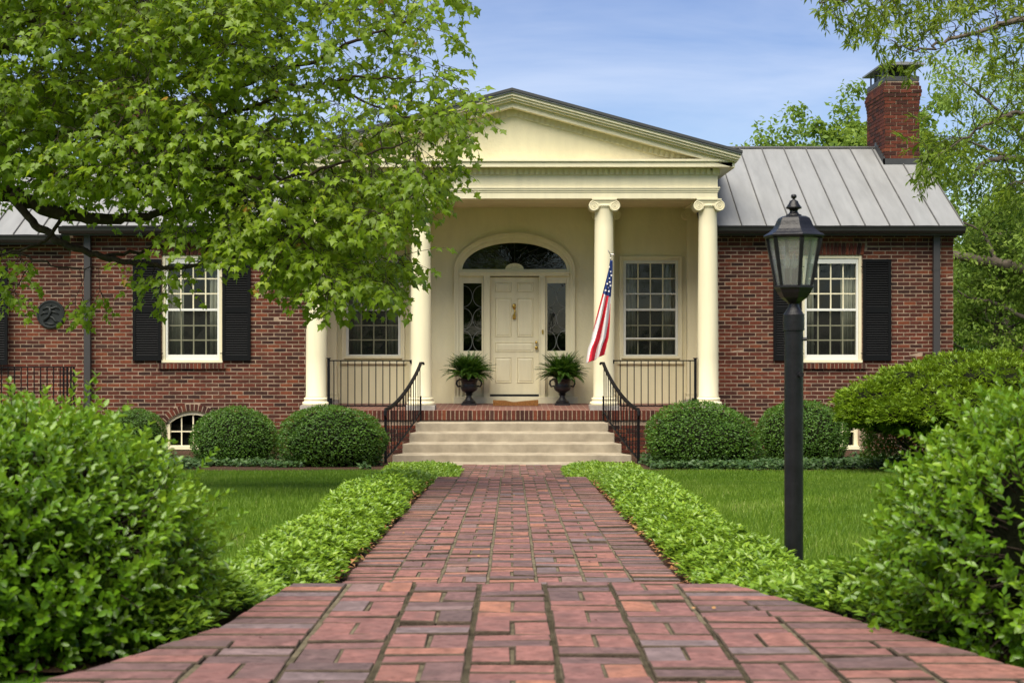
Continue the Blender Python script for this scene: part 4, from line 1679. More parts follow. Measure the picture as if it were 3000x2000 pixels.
# ------------------------------------------------------------------ iron railings
def bar_box(b, x, y, z0, z1, w):
    b.box(x - w, x + w, y - w, y + w, z0, z1)


def porch_rail(s):
    xo, xi = 3.085 * s, 1.72 * s
    y = 23.93
    zt, zb_ = E - .55, ZF + .07
    r = thing('porch_railing', 'straight black iron railing %s on the porch' % ('beside the flag' if s > 0 else 'below the window the maple tips hang over'), 'railing', (xo, y, ZF), world_parts=True)
    b = MB()
    b.box(min(xo, xi), max(xo, xi), y - .018, y + .018, zt - .012, zt + .008)
    b.build('top_rail', M['iron'], r)
    MB().box(min(xo, xi), max(xo, xi), y - .012, y + .012, zb_ - .012, zb_ + .010).build('bottom_rail', M['iron'], r)
    p = MB()
    bar_box(p, xo, y, ZF, zt + .035, .021)
    p.box(xo - .034, xo + .034, y - .03, y + .03, zt + .03, zt + .045)
    p.box(xo - .03 * s - .03, xo - .03 * s + .03, y - .02, y + .02, zb_ - .02, zb_ + .13)
    p.build('post', M['iron'], r)
    n = 11
    bm = MB().box(-.0075, .0075, -.0075, .0075, zb_ + .009, zt - .011).mesh('baluster', M['iron'])
    for i in range(n):
        x = xo + (xi - xo) * (i + .75) / (n + .6)
        link('baluster', bm, r, (x, y, 0))
    MB().box(min(xi, xi - .05 * s), max(xi, xi - .05 * s), y - .025, y + .025, zt - .05, zt + .012).build('bracket', M['iron'], r)


porch_rail(1)
porch_rail(-1)


def stair_rail(s):
    P0 = Vector((1.515 * s, 23.60, E - .585))
    P3 = Vector((1.925 * s, 21.66, E - 1.245))
    pts = []
    for i in range(17):
        t = i / 16
        x = P0.x + (P3.x - P0.x) * (t ** 1.15)
        y = P0.y + (P3.y - P0.y) * t
        z = P0.z + (P3.z - P0.z) * (1 - (1 - t) ** 1.55)
        pts.append(Vector((x, y, z)))
    r = thing('stair_railing', 'sweeping black iron stair railing %s' % ('under the hanging flag' if s > 0 else 'on the side of the flight opposite the flag'), 'railing', (P3.x, P3.y, 0), world_parts=True)
    MB().tube(pts, [.021] * 17, 4, square=True).build('handrail', M['iron'], r)
    end = MB().tube([P3, P3 + Vector((.0, -.05, -.03)), P3 + Vector((0, -.06, -.08)), P3 + Vector((0, -.03, -.12))], [.024, .026, .024, .018], 8)
    end.build('rail_end', M['iron'], r)
    MB().tube([P0, P0 + Vector((-.045 * s, .0, .0)), P0 + Vector((-.05 * s, 0, -.03))], .02, 4, square=True).build('rail_return', M['iron'], r)
    low = []
    for i, p in enumerate(pts):
        t = i / 16
        zst = float(np.interp(p.y, [21.55, 21.97, 22.39, 22.81, 23.23, 23.62], [.03, .139, .275, .413, .547, .70]))
        low.append(Vector((p.x, p.y, zst + .045)))
    MB().tube(low, [.011] * 17, 4, square=True).build('bottom_rail', M['iron'], r)
    b = MB()
    bar_box(b, P3.x, P3.y, .0, P3.z, .021)
    b.build('post', M['iron'], r)
    b = MB()
    bar_box(b, P0.x, P0.y + .01, ZF - .17, ZF + .22, .012)
    b.lathe([(.018, 0), (.012, .02), (.02, .03)], 8, (P0.x, P0.y, ZF + .22))
    b.build('newel_stub', M['iron'], r)
    for k in range(13):
        t = (k + .4) / 13.2
        i = t * 16
        a, f = int(i), i - int(i)
        p = pts[a].lerp(pts[a + 1], f)
        q = low[a].lerp(low[a + 1], f)
        MB().box(p.x - .0075, p.x + .0075, p.y - .0075, p.y + .0075, q.z, p.z).build('baluster', M['iron'], r)


stair_rail(1)
stair_rail(-1)


def far_rail():
    y, zt = 23.6, E - .652
    r = thing('landing_railing', 'black iron landing railing below the round plaque', 'railing', (-7.3, y, .3), world_parts=True)
    MB().box(-9.6, -7.26, y - .016, y + .016, zt - .01, zt + .01).build('top_rail', M['iron'], r)
    MB().box(-9.6, -7.26, y - .012, y + .012, zt - .80, zt - .78).build('bottom_rail', M['iron'], r)
    bm = MB().box(-.0075, .0075, y - .0075, y + .0075, zt - .78, zt - .01).mesh('baluster', M['iron'])
    for i in range(20):
        link('baluster', bm, r, (-9.55 + i * .108, 0, 0))
    for x in (-7.44, -7.38, -7.32, -7.27):
        b = MB()
        bar_box(b, x, y, .0, zt, .012)
        b.build('post', M['iron'], r)
    tag(link('side_landing', MB().box(-9.7, -7.2, 23.45, 24.62, -.1, zt - .86).mesh('side_landing', M['concrete'])), kind='structure')


far_rail()

# ------------------------------------------------------------------ urns, ferns, mat
urn_prof = [(.135, 0), (.135, .035), (.115, .04), (.118, .06), (.085, .09), (.05, .14), (.047, .17), (.075, .19), (.05, .205), (.075, .225), (.13, .26), (.155, .30), (.158, .33), (.142, .345), (.138, .38), (.15, .43), (.185, .455), (.19, .47), (.17, .475), (.15, .44), (.12, .40)]


def make_urn(x, y, label):
    r = thing('urn', label, 'urn', (x, y, ZF), 'urns flanking the door')
    b = MB().lathe(urn_prof, 28)
    b.box(-.135, .135, -.135, .135, 0, .03)
    b.build('bowl', M['urn'], r, smooth=False)
    for s in (-1, 1):
        MB().tube([(s * .14, 0, .34), (s * .20, 0, .33), (s * .225, 0, .38), (s * .215, 0, .43), (s * .17, 0, .455)], [.014, .016, .018, .017, .014], 8).build('handle', M['urn'], r, smooth=True)
    MB().lathe([(.15, .42), (.15, .43)], 20).build('soil', M['soil'], r)


make_urn(-.768, 25.45, 'black footed urn on the hinge side of the cream door')
make_urn(.900, 25.45, 'black footed urn on the doorbell side of the door')


def make_fern(x, y, seed, label):
    r_ = np.random.default_rng(seed)
    P, A, Nn, L, rn = [], [], [], [], []
    stems = MB()
    for k in range(190):
        az_ = r_.uniform(0, 6.283)
        up = r_.uniform(.12, 1.0) ** .65
        ln = r_.uniform(.40, .57) * (.85 + .25 * up)
        d = np.array([math.cos(az_), math.sin(az_), 0])
        p = np.array([0, 0, .46]) + d * r_.uniform(.0, .10)
        el_ = R(16 + 70 * up)
        pts = [p.copy()]
        n = 13
        tone = r_.uniform(0, .8)
        for i in range(n):
            v = d * math.cos(el_) + np.array([0, 0, math.sin(el_)])
            p = p + v * ln / n
            el_ -= R(2.5 + 5.5 * (1 - up) + 3.5 * i / n)
            pts.append(p.copy())
            side = np.cross(v, [0, 0, 1])
            side /= max(np.linalg.norm(side), 1e-6)
            nm = np.cross(side, v)
            w = .058 * math.sin(math.pi * min(1, (i + 1.2) / (n + .6)) ** .7) + .008
            for s in (-1, 1):
                for h in (0, .5):
                    P.append(p - v * ln / n * h)
                    A.append(side * s + v * .35 + r_.normal(0, .12, 3))
                    Nn.append(nm + r_.normal(0, .25, 3))
                    L.append(w)
                    rn.append(min(1, max(0, tone + r_.normal(0, .12))))
        stems.tube([tuple(q) for q in pts[::4]], [.003] * len(pts[::4]), 3, cap=False)
    t = thing('fern', label, 'fern', (x, y, ZF), 'ferns in the urns')
    link('fronds', leaves('fronds', OVAL4, np.array(P), np.array(A), np.array(Nn), np.array(L), np.array(L) * .42 + .004, M['fern'], np.array(rn)), t)
    stems.build('stems', M['fern'], t)


make_fern(-.768, 25.45, 3, 'bushy green fern planted in the urn on the hinge side of the door')
make_fern(.900, 25.45, 4, 'bushy green fern planted in the urn on the doorbell side')

mt = MB()
nx, ny = 24, 8
vs, fs = [], []
for top in (1, 0):
    for j in range(ny + 1):
        for i in range(nx + 1):
            u, v = i / nx, j / ny
            x = CX + .02 + (u - .5) * .80
            y = 25.12 + v * .48
            sag = .016 * math.cos((u - .5) * math.pi * 2.2) + .004 * math.sin(u * 17)
            z = ZF + .005 + (.075 - sag if top else 0) - (.02 if top else 0) * abs(v - .4)
            vs.append((x, y, z))
st_ = (nx + 1) * (ny + 1)
for j in range(ny):
    for i in range(nx):
        q = j * (nx + 1) + i
        fs.append((q, q + 1, q + nx + 2, q + nx + 1))
        fs.append((q + st_, q + st_ + nx + 1, q + st_ + nx + 2, q + st_ + 1))
for i in range(nx):
    fs.append((i, i + st_, i + 1 + st_, i + 1))
    q = ny * (nx + 1) + i
    fs.append((q, q + 1, q + 1 + st_, q + st_))
for j in range(ny):
    q = j * (nx + 1)
    fs.append((q, q + nx + 1, q + nx + 1 + st_, q + st_))
    q += nx
    fs.append((q, q + st_, q + nx + 1 + st_, q + nx + 1))
tag(mt.add(vs, fs).build('doormat', M['coir'], smooth=False), 'thick brown coir doormat in front of the cream door', 'doormat')

# ------------------------------------------------------------------ round relief plaque on the far brick wall
pc = at(149, 920.5, WY + .12)
pl = thing('wall_plaque', 'round dark bronze relief plaque hung on the brick wall', 'plaque', (pc[0], WY + .13, pc[2]))
pl.rotation_euler = (R(90), 0, 0)
MB().lathe([(.245, 0), (.247, .02), (.24, .034), (.222, .036), (.212, .024), (.12, .020), (.0, .02)], 40).build('disc', M['bronze'], pl, smooth=False)
rl = MB()
for pts, w in (([(-.14, .08), (-.06, .12), (.03, .10), (.10, .13), (.15, .08)], .020), ([(-.02, .12), (0, .05), (-.03, -.03), (-.09, -.08), (-.12, -.12)], .030), ([(-.03, -.03), (.04, -.06), (.08, -.12), (.14, -.14)], .022),
               ([(-.02, .06), (.07, .04), (.14, .0)], .018), ([(-.05, .02), (-.12, .03), (-.17, -.02)], .018), ([(.0, .15), (.01, .17)], .026), ([(-.10, -.15), (.0, -.17), (.08, -.17)], .018)):
    rl.tube([(x, y, .026) for x, y in pts], [w * .6] + [w] * (len(pts) - 2) + [w * .5], 8)
rl.build('relief', M['bronze'], pl, smooth=True)

# ------------------------------------------------------------------ flag
def flag():
    D = 23.35
    base = Vector((1.60, CY - .17, E - .02))
    tip = Vector(at(1789, 760, 22.95))
    r = thing('flag', 'stars and stripes flag hanging limp from a pole on a portico column', 'flag', tuple(base))
    r['base'] = tuple(base)
    p = MB().tube([base, base.lerp(tip, .5), tip], [.011, .011, .010], 8)
    p.build('pole', M['silver'], r)
    MB().tube([base + Vector((0, .03, -.05)), base + Vector((0, -.02, .05))], .022, 8).build('bracket', M['iron'], r)
    f = MB().lathe([(.012, 0), (.014, .015), (.006, .03), (.012, .045), (.004, .055)], 10, tuple(tip))
    a = tip + Vector((0, 0, .05))
    f.tube([a, a + Vector((.0, 0, .03)), a + Vector((.012, 0, .05))], [.008, .013, .004], 6)
    f.tube([a + Vector((0, 0, .03)), a + Vector((-.03, 0, .075)), a + Vector((-.045, 0, .105))], [.008, .010, .002], 5)
    f.tube([a + Vector((0, 0, .03)), a + Vector((.045, 0, .03)), a + Vector((.075, 0, .022))], [.008, .010, .002], 5)
    f.build('finial', M['silver'], r)
    ypx = [763, 790, 830, 868, 910, 950, 1000, 1020, 1040, 1064]
    lx = [1787, 1783, 1773, 1763, 1752, 1742, 1731, 1723, 1720, 1717]
    rx = [1795, 1795, 1793, 1790, 1788, 1787, 1783, 1778, 1775, 1773]
    nu, nv = 54, 110
    V = np.zeros(((nu + 1) * (nv + 1), 3))
    q = 0
    for j in range(nv + 1):
        v = j / nv
        yy = 763 + v * (1064 - 763)
        l, rr = np.interp(yy, ypx, lx), np.interp(yy, ypx, rx)
        for i in range(nu + 1):
            u = i / nu
            ph = u * 2.35 * 2 * math.pi + .9 * v
            amp = .008 + .030 * min(1, v * 1.6)
            dep = D - .42 + .40 * v + amp * math.sin(ph)
            uu = u + .035 * math.sin(ph * 1.0 + 1.3) * (1 - abs(2 * u - 1))
            y2 = yy + (-(.07 * (rr - l)) * (u > .6) * max(0, v - .9) * 10) - u * 22 * v ** 3
            px = l + (rr - l) * uu
            V[q] = at(px, y2, dep)
            q += 1
    fs, mi = [], []
    for j in range(nv):
        v = (j + .5) / nv
        for i in range(nu):
            u = (i + .5) / nu
            a = j * (nu + 1) + i
            fs.append((a, a + nu + 1, a + nu + 2, a + 1))
            if v < .36 - .04 * (1 - u):
                mi.append(2)
            else:
                t = u * 3.6 + (v - .36) * 2.0 + .30
                mi.append(0 if int(math.floor(t)) % 2 == 0 else 1)
    me = fast_mesh('cloth', V, np.array(fs), [M['flag_red'], M['flag_white'], M['flag_blue']], mi=mi)
    cl = link('cloth', me, r)
    md = cl.modifiers.new('thick', 'SOLIDIFY')
    md.thickness = .0015
    md.offset = 0
    sm = MB()
    pts = []
    for k in range(10):
        a = math.pi / 2 + k * math.pi / 5
        rad = .021 if k % 2 == 0 else .0085
        pts.append((rad * math.cos(a), 0, rad * math.sin(a)))
    sm.add([(0, 0, 0)] + pts, [(0, 1 + (k + 1) % 10, 1 + k) for k in range(10)])
    smesh = sm.mesh('star', M['flag_white'])
    for px, py in ((1790, 796), (1784, 815), (1791, 808), (1787, 826), (1779, 832), (1788, 838), (1781, 844), (1784, 856), (1774, 853), (1786, 783)):
        v = (py - 763) / 301
        l, rr = np.interp(py, ypx, lx), np.interp(py, ypx, rx)
        u = min(.95, max(.05, (px - l) / (rr - l)))
        a = int(v * nv) * (nu + 1) + int(u * nu)
        c = Vector(V[a]) + Vector((0, -.012, 0))
        o = link('star', smesh, cl, c)
        o.rotation_euler = (0, random.uniform(-.3, .3), random.uniform(-.3, .3))


flag()

# ------------------------------------------------------------------ lamp post
def lamp_post():
    d = 6.3
    x = (2325.5 - 1500) * d / F
    k = d / F
    z_ = lambda py: E + (960 - py) * k
    zg = float(gz(d))
    r = thing('lamp_post', 'black post lamp with six-sided glass lantern beside the brick walk', 'lamp post', (x, d, zg), world_parts=True)
    rot = R(6 - 90)
    c = (x, d, 0)
    # post and collar
    MB().lathe([(.0415, zg - .05), (.0415, z_(967))], 28, c).build('post', M['lamp_iron'], r, smooth=False)
    MB().lathe([(.0415, z_(969)), (.0465, z_(967)), (.0465, z_(921)), (.044, z_(919)), (.036, z_(912)), (.025, z_(900)), (.022, z_(890)), (.030, z_(886))], 28, c).build('collar', M['lamp_iron'], r, smooth=False)
    MB().lathe([(.022, z_(892)), (.034, z_(884)), (.060, z_(872)), (.076, z_(856)), (.083, z_(846)), (.089, z_(843)), (.089, z_(838)), (.08, z_(835))], 6, c, rot).build('lantern_bowl', M['lamp_iron'], r)
    zb_, zt = z_(835), z_(698)
    rb, rt = .079, .118
    for i in range(6):
        a0, a1 = rot + math.pi / 3 * i, rot + math.pi / 3 * (i + 1)
        p = lambda a, rr, z: (x + rr * math.cos(a), d + rr * math.sin(a), z)
        MB().tube([p(a0, rb, zb_), p(a0, rt, zt)], [.0062, .0085], 4, square=True).build('glazing_bar', M['lamp_iron'], r)
        MB().add([p(a0, rb - .003, zb_), p(a1, rb - .003, zb_), p(a1, rt - .003, zt), p(a0, rt - .003, zt)], [(0, 1, 2, 3)]).build('glass_pane', M['lamp_glass'], r)
    top = MB().lathe([(.118, z_(699)), (.134, z_(695)), (.137, z_(690)), (.130, z_(686)), (.124, z_(684)), (.116, z_(682)), (.098, z_(672)), (.086, z_(661)), (.078, z_(648)), (.070, z_(639)), (.055, z_(634)), (.034, z_(632)), (.02, z_(632))], 6, c, rot)
    top.build('lantern_roof', M['lamp_iron'], r)
    MB().lathe([(.034, z_(634)), (.034, z_(629)), (.024, z_(627)), (.017, z_(620)), (.02, z_(614)), (.034, z_(611)), (.035, z_(608)), (.028, z_(602)), (.022, z_(596)), (.018, z_(589)), (.006, z_(585)), (.006, z_(582)), (.0115, z_(580)), (.013, z_(576)), (.0115, z_(571)), (.004, z_(569))], 20, c).build('finial', M['lamp_iron'], r, smooth=True)
    for i in range(3):
        a = rot + R(40) + i * 2.094
        q = (x + .032 * math.cos(a), d + .032 * math.sin(a), 0)
        MB().lathe([(.0115, zb_ - .01), (.0115, zb_ + .072)], 12, q).build('candle_tube', M['candle'], r)
        MB().lathe([(.007, zb_ + .072), (.013, zb_ + .09), (.011, zb_ + .115), (.002, zb_ + .145)], 10, q).build('bulb', M['bulb'], r, smooth=True)
    MB().tube([(x + .035, d - .01, z_(993)), (x + .056, d - .014, z_(993))], .008, 8).build('knob', M['lamp_iron'], r)
    MB().tube([(x + .018, d - .03, z_(1096)), (x + .022, d - .062, z_(1096))], [.012, .0115], 10).build('photocell', M['lamp_iron'], r)


lamp_post()

# ------------------------------------------------------------------ curtains and a lamp indoors
def curtain(x0, x1, y, z0, z1, label, m=None):
    n = 40
    V, Fc = [], []
    for j, z in enumerate((z0, z1)):
        for i in range(n + 1):
            u = i / n
            V.append((x0 + (x1 - x0) * u, y + .03 * math.sin(u * 34 + x0) + .012 * math.sin(u * 71), z))
    for i in range(n):
        Fc.append((i, i + 1, i + n + 2, i + n + 1))
    o = link('curtain', fast_mesh('curtain', np.array(V), np.array(Fc), m or M['curtain']))
    md = o.modifiers.new('thick', 'SOLIDIFY')
    md.thickness = .004
    tag(o, label, 'curtain', 'curtains')


for cx, y, hw, where in ((WIN_X, WY + .35, .50, 'brick wall window beside the lamp post'), (-WIN_X, WY + .35, .50, 'brick wall window under the maple limb'),
                         (PW, BY + .35, .52, 'portico window beside the flag'), (-PW, BY + .35, .52, 'portico window behind the maple leaf tips')):
    curtain(cx - hw - .1, cx - hw + .27, y, E - .8, E + 1.3, 'pale curtain on the %s, side toward the %s' % (where, 'door' if cx > 0 else 'house end'))
    curtain(cx + hw - .27, cx + hw + .1, y, E - .8, E + 1.3, 'pale curtain on the %s, side toward the %s' % (where, 'house end' if cx > 0 else 'door'))
tl = thing('table_lamp', 'table lamp with pale shade standing inside the brick wall window', 'table lamp', (WIN_X - .33, WY + .75, E - .9))
MB().lathe([(.19, .60), (.11, .90)], 24).build('lamp_shade', M['lampshade'], tl, smooth=False)
MB().lathe([(.08, 0), (.03, .05), (.06, .25), (.03, .45), (.012, .5), (.012, .62)], 16).build('base', M['brass'], tl, smooth=True)
tb = thing('side_table', 'dark side table carrying the lamp inside the window', 'side table', (WIN_X - .33, WY + .75, ZF - .3))
MB().box(-.3, .3, -.2, .2, .45, .48).build('table_top', M['room'], tb)
for sx in (-1, 1):
    for sy in (-1, 1):
        MB().box(sx * .27 - .02, sx * .27 + .02, sy * .17 - .02, sy * .17 + .02, 0, .449).build('leg', M['room'], tb)

# ------------------------------------------------------------------ vegetation
def foliage_obj(name, me, parent=None, kind=None):
    o = link(name, me, parent)
    if kind:
        o['kind'] = kind
    return o


class Twigs:
    """Accumulates tapering tubes quickly."""

    def __init__(s):
        s.V, s.F, s.n = [], [], 0

    def tube(s, pts, rad, k=5):
        pts = np.asarray(pts, float)
        rad = np.broadcast_to(rad, len(pts))
        t = np.gradient(pts, axis=0)
        t = unit(t)
        ref = np.tile([0.13, .21, 1.0], (len(pts), 1))
        flat = np.abs(t[:, 2]) > .92
        ref[flat] = [1, .1, 0]
        a = unit(np.cross(t, ref))
        b = np.cross(t, a)
        an = np.arange(k) * 2 * math.pi / k
        ring = pts[:, None] + rad[:, None, None] * (a[:, None] * np.cos(an)[None, :, None] + b[:, None] * np.sin(an)[None, :, None])
        s.V.append(ring.reshape(-1, 3))
        m = len(pts)
        i = np.arange(m - 1)[:, None] * k
        q = np.arange(k)[None]
        q2 = (q + 1) % k
        s.F.append((s.n + np.stack([i + q, i + q2, i + k + q2, i + k + q], -1)).reshape(-1, 4))
        s.n += m * k

    def mesh(s, name, m):
        return fast_mesh(name, np.concatenate(s.V), np.concatenate(s.F), m)


def curve(pts, n):
    """Catmull-Rom through the points."""
    p = np.asarray(pts, float)
    p = np.vstack([2 * p[0] - p[1], p, 2 * p[-1] - p[-2]])
    out = []
    for i in range(1, len(p) - 2):
        for t in np.linspace(0, 1, n, endpoint=False):
            a, b, c, d = p[i - 1:i + 3]
            out.append(.5 * ((2 * b) + (c - a) * t + (2 * a - 5 * b + 4 * c - d) * t * t + (3 * b - a - 3 * c + d) * t ** 3))
    out.append(p[-2])
    return np.array(out)


def inside(poly, x, y):
    c = False
    j = len(poly) - 1
    for i in range(len(poly)):
        xi, yi = poly[i]
        xj, yj = poly[j]
        if (yi > y) != (yj > y) and x < (xj - xi) * (y - yi) / (yj - yi) + xi:
            c = not c
        j = i
    return c


class Crown:
    """Limbs, twigs that reach from limbs to targets, and sprays of leaves at the twig ends."""

    def __init__(s, seed):
        s.r = np.random.default_rng(seed)
        s.limb, s.twig = Twigs(), Twigs()
        s.nodes = []
        s.P, s.A, s.N, s.L, s.R = [], [], [], [], []

    def add_limb(s, pts, r0, r1, k=10, n=6):
        c = curve(pts, n)
        c[1:-1] += s.r.normal(0, .012, (len(c) - 2, 3))
        rad = np.linspace(r0, r1, len(c))
        s.limb.tube(c, rad, k)
        s.nodes.append(np.column_stack([c, rad]))

    def reach(s, target, sag=.1, rad=.008, join=True, bend=.12):
        nd = np.vstack(s.nodes)
        d = np.linalg.norm(nd[:, :3] - target, axis=1) + np.where(nd[:, 3] < .004, .15, 0)
        i = int(np.argmin(d))
        src = nd[i, :3]
        ln = d[i]
        mid = (src + target) / 2 + np.array([0, 0, sag * ln]) + s.r.normal(0, bend * ln * .5, 3)
        c = curve([src, mid, target], 5)
        r0 = min(nd[i, 3] * .7, rad * (1 + .8 * ln))
        rr = np.linspace(r0, .0025, len(c))
        s.twig.tube(c, rr, 3)
        if join:
            s.nodes.append(np.column_stack([c[3:], rr[3:]]))
        dirn = target - mid
        return c, dirn / max(np.linalg.norm(dirn), 1e-6)

    def leaf(s, p, a, n, l, rn):
        s.P.append(p)
        s.A.append(a)
        s.N.append(n)
        s.L.append(l)
        s.R.append(rn)

    def build(s, root, tmpl, wid, leafm, barkm, twigm, names=('trunk', 'twigs', 'crown')):
        if s.limb.V:
            link(names[0], s.limb.mesh(names[0], barkm), root)
        if s.twig.V:
            tag(link(names[1], s.twig.mesh(names[1], twigm), root), kind='stuff')
        L = np.array(s.L)
        link(names[2], leaves(names[2], tmpl, np.array(s.P), np.array(s.A), np.array(s.N), L, L * wid, leafm, np.clip(np.array(s.R), 0, 1)), root)


# ---- maple whose trunk stands out of the frame
def maple():
    c = Crown(21)
    r = c.r
    D = 12.6
    tb = np.array([-6.6, 13.2, float(gz(13.2)) - .1])
    root = thing('maple_tree', 'spreading green maple tree reaching over the lawn in front of the portico', 'tree', tuple(tb), world_parts=True)
    c.add_limb([tb, tb + [.1, 0, 1.6], tb + [.05, -.1, 3.2], tb + [.3, -.1, 5.0], tb + [.5, 0, 7.0]], .24, .10, 14)
    T = lambda px, py, d=D: np.array(at(px, py, d))
    c.add_limb([tb + [.05, -.1, 2.1], T(-350, 500, 13.0), T(0, 561, 12.7), T(76, 587, 12.6), T(217, 631, 12.5), T(330, 640, 12.45), T(433, 634, 12.4), T(560, 600, 12.2), T(760, 590, 12.0)], .10, .014, 10)
    c.add_limb([T(40, 575, 12.65), T(110, 660, 12.3), T(190, 715, 12.2), T(300, 752, 12.1), T(400, 770, 12.0), T(520, 785, 11.9), T(620, 765, 11.8), T(740, 750, 11.7)], .040, .008, 8)
    c.add_limb([T(300, 752, 12.1), T(420, 735, 12.2), T(520, 700, 12.3), T(600, 680, 12.3)], .018, .006, 6)
    c.add_limb([tb + [.1, -.1, 3.0], T(-300, 230, 12.6), T(0, 140, 12.3), T(100, 125, 12.2), T(170, 110, 12.1), T(230, 85, 12.0), T(280, 40, 11.9), T(360, -60, 11.9), T(520, -200, 12)], .085, .02, 10)
    c.add_limb([T(-160, 80, 12.4), T(0, 52, 12.1), T(80, 62, 12), T(180, 38, 12), T(300, -20, 12)], .035, .010, 8)
    c.add_limb([T(-200, 420, 12.8), T(160, 400, 12.8), T(330, 380, 12.7), T(520, 330, 12.6), T(640, 290, 12.5), T(780, 215, 12.4), T(900, 185, 12.3), T(1040, 120, 12.2), T(1200, 60, 12.1)], .055, .008, 8)
    c.add_limb([T(520, 330, 12.6), T(700, 330, 12.4), T(830, 265, 12.3), T(960, 245, 12.2), T(1080, 225, 12.1), T(1230, 240, 12)], .022, .006, 6)
    c.add_limb([T(-180, 460, 12.9), T(150, 520, 12.3), T(230, 545, 12.2), T(330, 548, 12.1), T(480, 545, 11.9), T(640, 520, 11.7), T(820, 520, 11.5), T(1000, 480, 11.4), T(1180, 420, 11.3)], .045, .007, 8)
    c.add_limb([T(640, 520, 11.7), T(800, 620, 11.5), T(900, 720, 11.4), T(960, 800, 11.4)], .02, .005, 6)
    c.add_limb([T(360, 430, 11.9), T(480, 440, 11.7), T(590, 490, 11.6), T(760, 470, 11.5)], .018, .005, 6)
    c.add_limb([T(230, 545, 12.2), T(150, 690, 11.9), T(60, 730, 11.8), T(-80, 770, 11.8)], .02, .007, 6)
    c.add_limb([T(-40, 720, 12.1), T(60, 745, 12), T(170, 780, 11.9), T(290, 785, 11.8)], .014, .004, 6)
    c.add_limb([T(960, 245, 12.2), T(1150, 330, 12), T(1290, 370, 11.9), T(1400, 390, 11.8)], .012, .004, 6)
    # high limbs above the frame
    c.add_limb([tb + [.3, 0, 4.8], T(-200, -500, 12.5), T(300, -600, 12.3), T(800, -560, 12.2), T(1150, -420, 12)], .07, .01, 8)
    c.add_limb([tb + [.2, 0, 4.2], T(-100, -250, 13.2), T(400, -300, 13.4), T(850, -250, 13.3), T(1250, -180, 13)], .06, .01, 8)
    c.add_limb([tb + [.1, 0, 3.6], tb + [-1.2, -.6, 4.6], tb + [-2.6, -1, 5.2]], .08, .02, 8)
    c.add_limb([tb + [.1, 0, 3.4], tb + [-.4, 1.6, 4.6], tb + [-.2, 3.0, 5.0]], .08, .02, 8)
    main = [(-260, -260), (1300, -260), (1360, -60), (1350, 10), (1310, 70), (1340, 125), (1290, 165), (1300, 225), (1370, 235), (1395, 300), (1395, 385), (1350, 435), (1330, 490), (1280, 510), (1262, 570), (1220, 595), (1185, 650), (1130, 655), (1040, 690), (1010, 740), (1060, 735), (1120, 730), (1205, 745), (1150, 830), (1090, 850), (1000, 810), (975, 905), (920, 840), (840, 800), (740, 710), (660, 730), (560, 720), (430, 690), (300, 620), (120, 590), (40, 540), (-260, 580)]
    low = [(-200, 700), (60, 690), (110, 800), (40, 860), (-200, 860)]
    mid_hang = [(330, 770), (440, 750), (560, 800), (520, 845), (430, 830)]
    small = [(190, 845), (300, 840), (310, 880), (210, 890)]
    gap = [(1030, 60), (1130, 60), (1110, 140), (1040, 200)], [(960, 240), (1090, 270), (1120, 360), (1040, 400), (1000, 330)], [(1240, 140), (1330, 120), (1300, 220), (1220, 260)]
    clear = [([(-100, 540), (0, 561), (76, 587), (217, 631), (330, 640), (433, 634)], 64), ([(76, 620), (110, 660), (190, 715), (300, 752), (400, 770), (520, 785)], 40), ([(0, 140), (100, 125), (170, 110), (230, 85), (280, 40)], 40), ([(640, 290), (780, 215), (900, 185), (1040, 120), (1200, 60)], 28), ([(700, 330), (830, 265), (960, 245), (1080, 225), (1230, 240)], 26), ([(230, 545), (330, 548), (480, 545)], 30)]
    clear = [(curve([(a, b, 0) for a, b in pl], 12), w) for pl, w in clear]
    targets = []

    def fill(poly, n, d0, d1, keep=1.0):
        xs = [p[0] for p in poly]
        ys = [p[1] for p in poly]
        k = 0
        while k < n:
            x, y = r.uniform(min(xs), max(xs)), r.uniform(min(ys), max(ys))
            if inside(poly, x, y):
                if any(inside(g, x, y) for g in gap) and r.random() < .75:
                    continue
                if y < 480 and x > 820 and r.random() < .66:
                    continue
                if y > 560 and x < 620 and r.random() < .5:
                    continue
                dd = r.uniform(d0, d1)
                if dd < 12.75 and r.random() < .85 and any(np.min(np.hypot(cl[:, 0] - x, cl[:, 1] + 20 - y)) < w for cl, w in clear):
                    k += .3
                    continue
                targets.append(T(x, y, dd))
                k += 1
    fill(main, 2750, 10.8, 13.4)
    fill(low, 18, 11.4, 12.2)
    fill(mid_hang, 14, 11.4, 12)
    fill(small, 4, 11.6, 12)
    upper = [(-500, -1200), (900, -1150), (1300, -700), (1390, -250), (-500, -250)]
    fill(upper, 200, 11.0, 14.0)
    left = [(-1300, -900), (-250, -900), (-250, 560), (-900, 500), (-1300, 0)]
    fill(left, 140, 11.0, 15.0)
    targets.sort(key=lambda t: np.min(np.linalg.norm(np.vstack(c.nodes)[:, :3] - t, axis=1)))
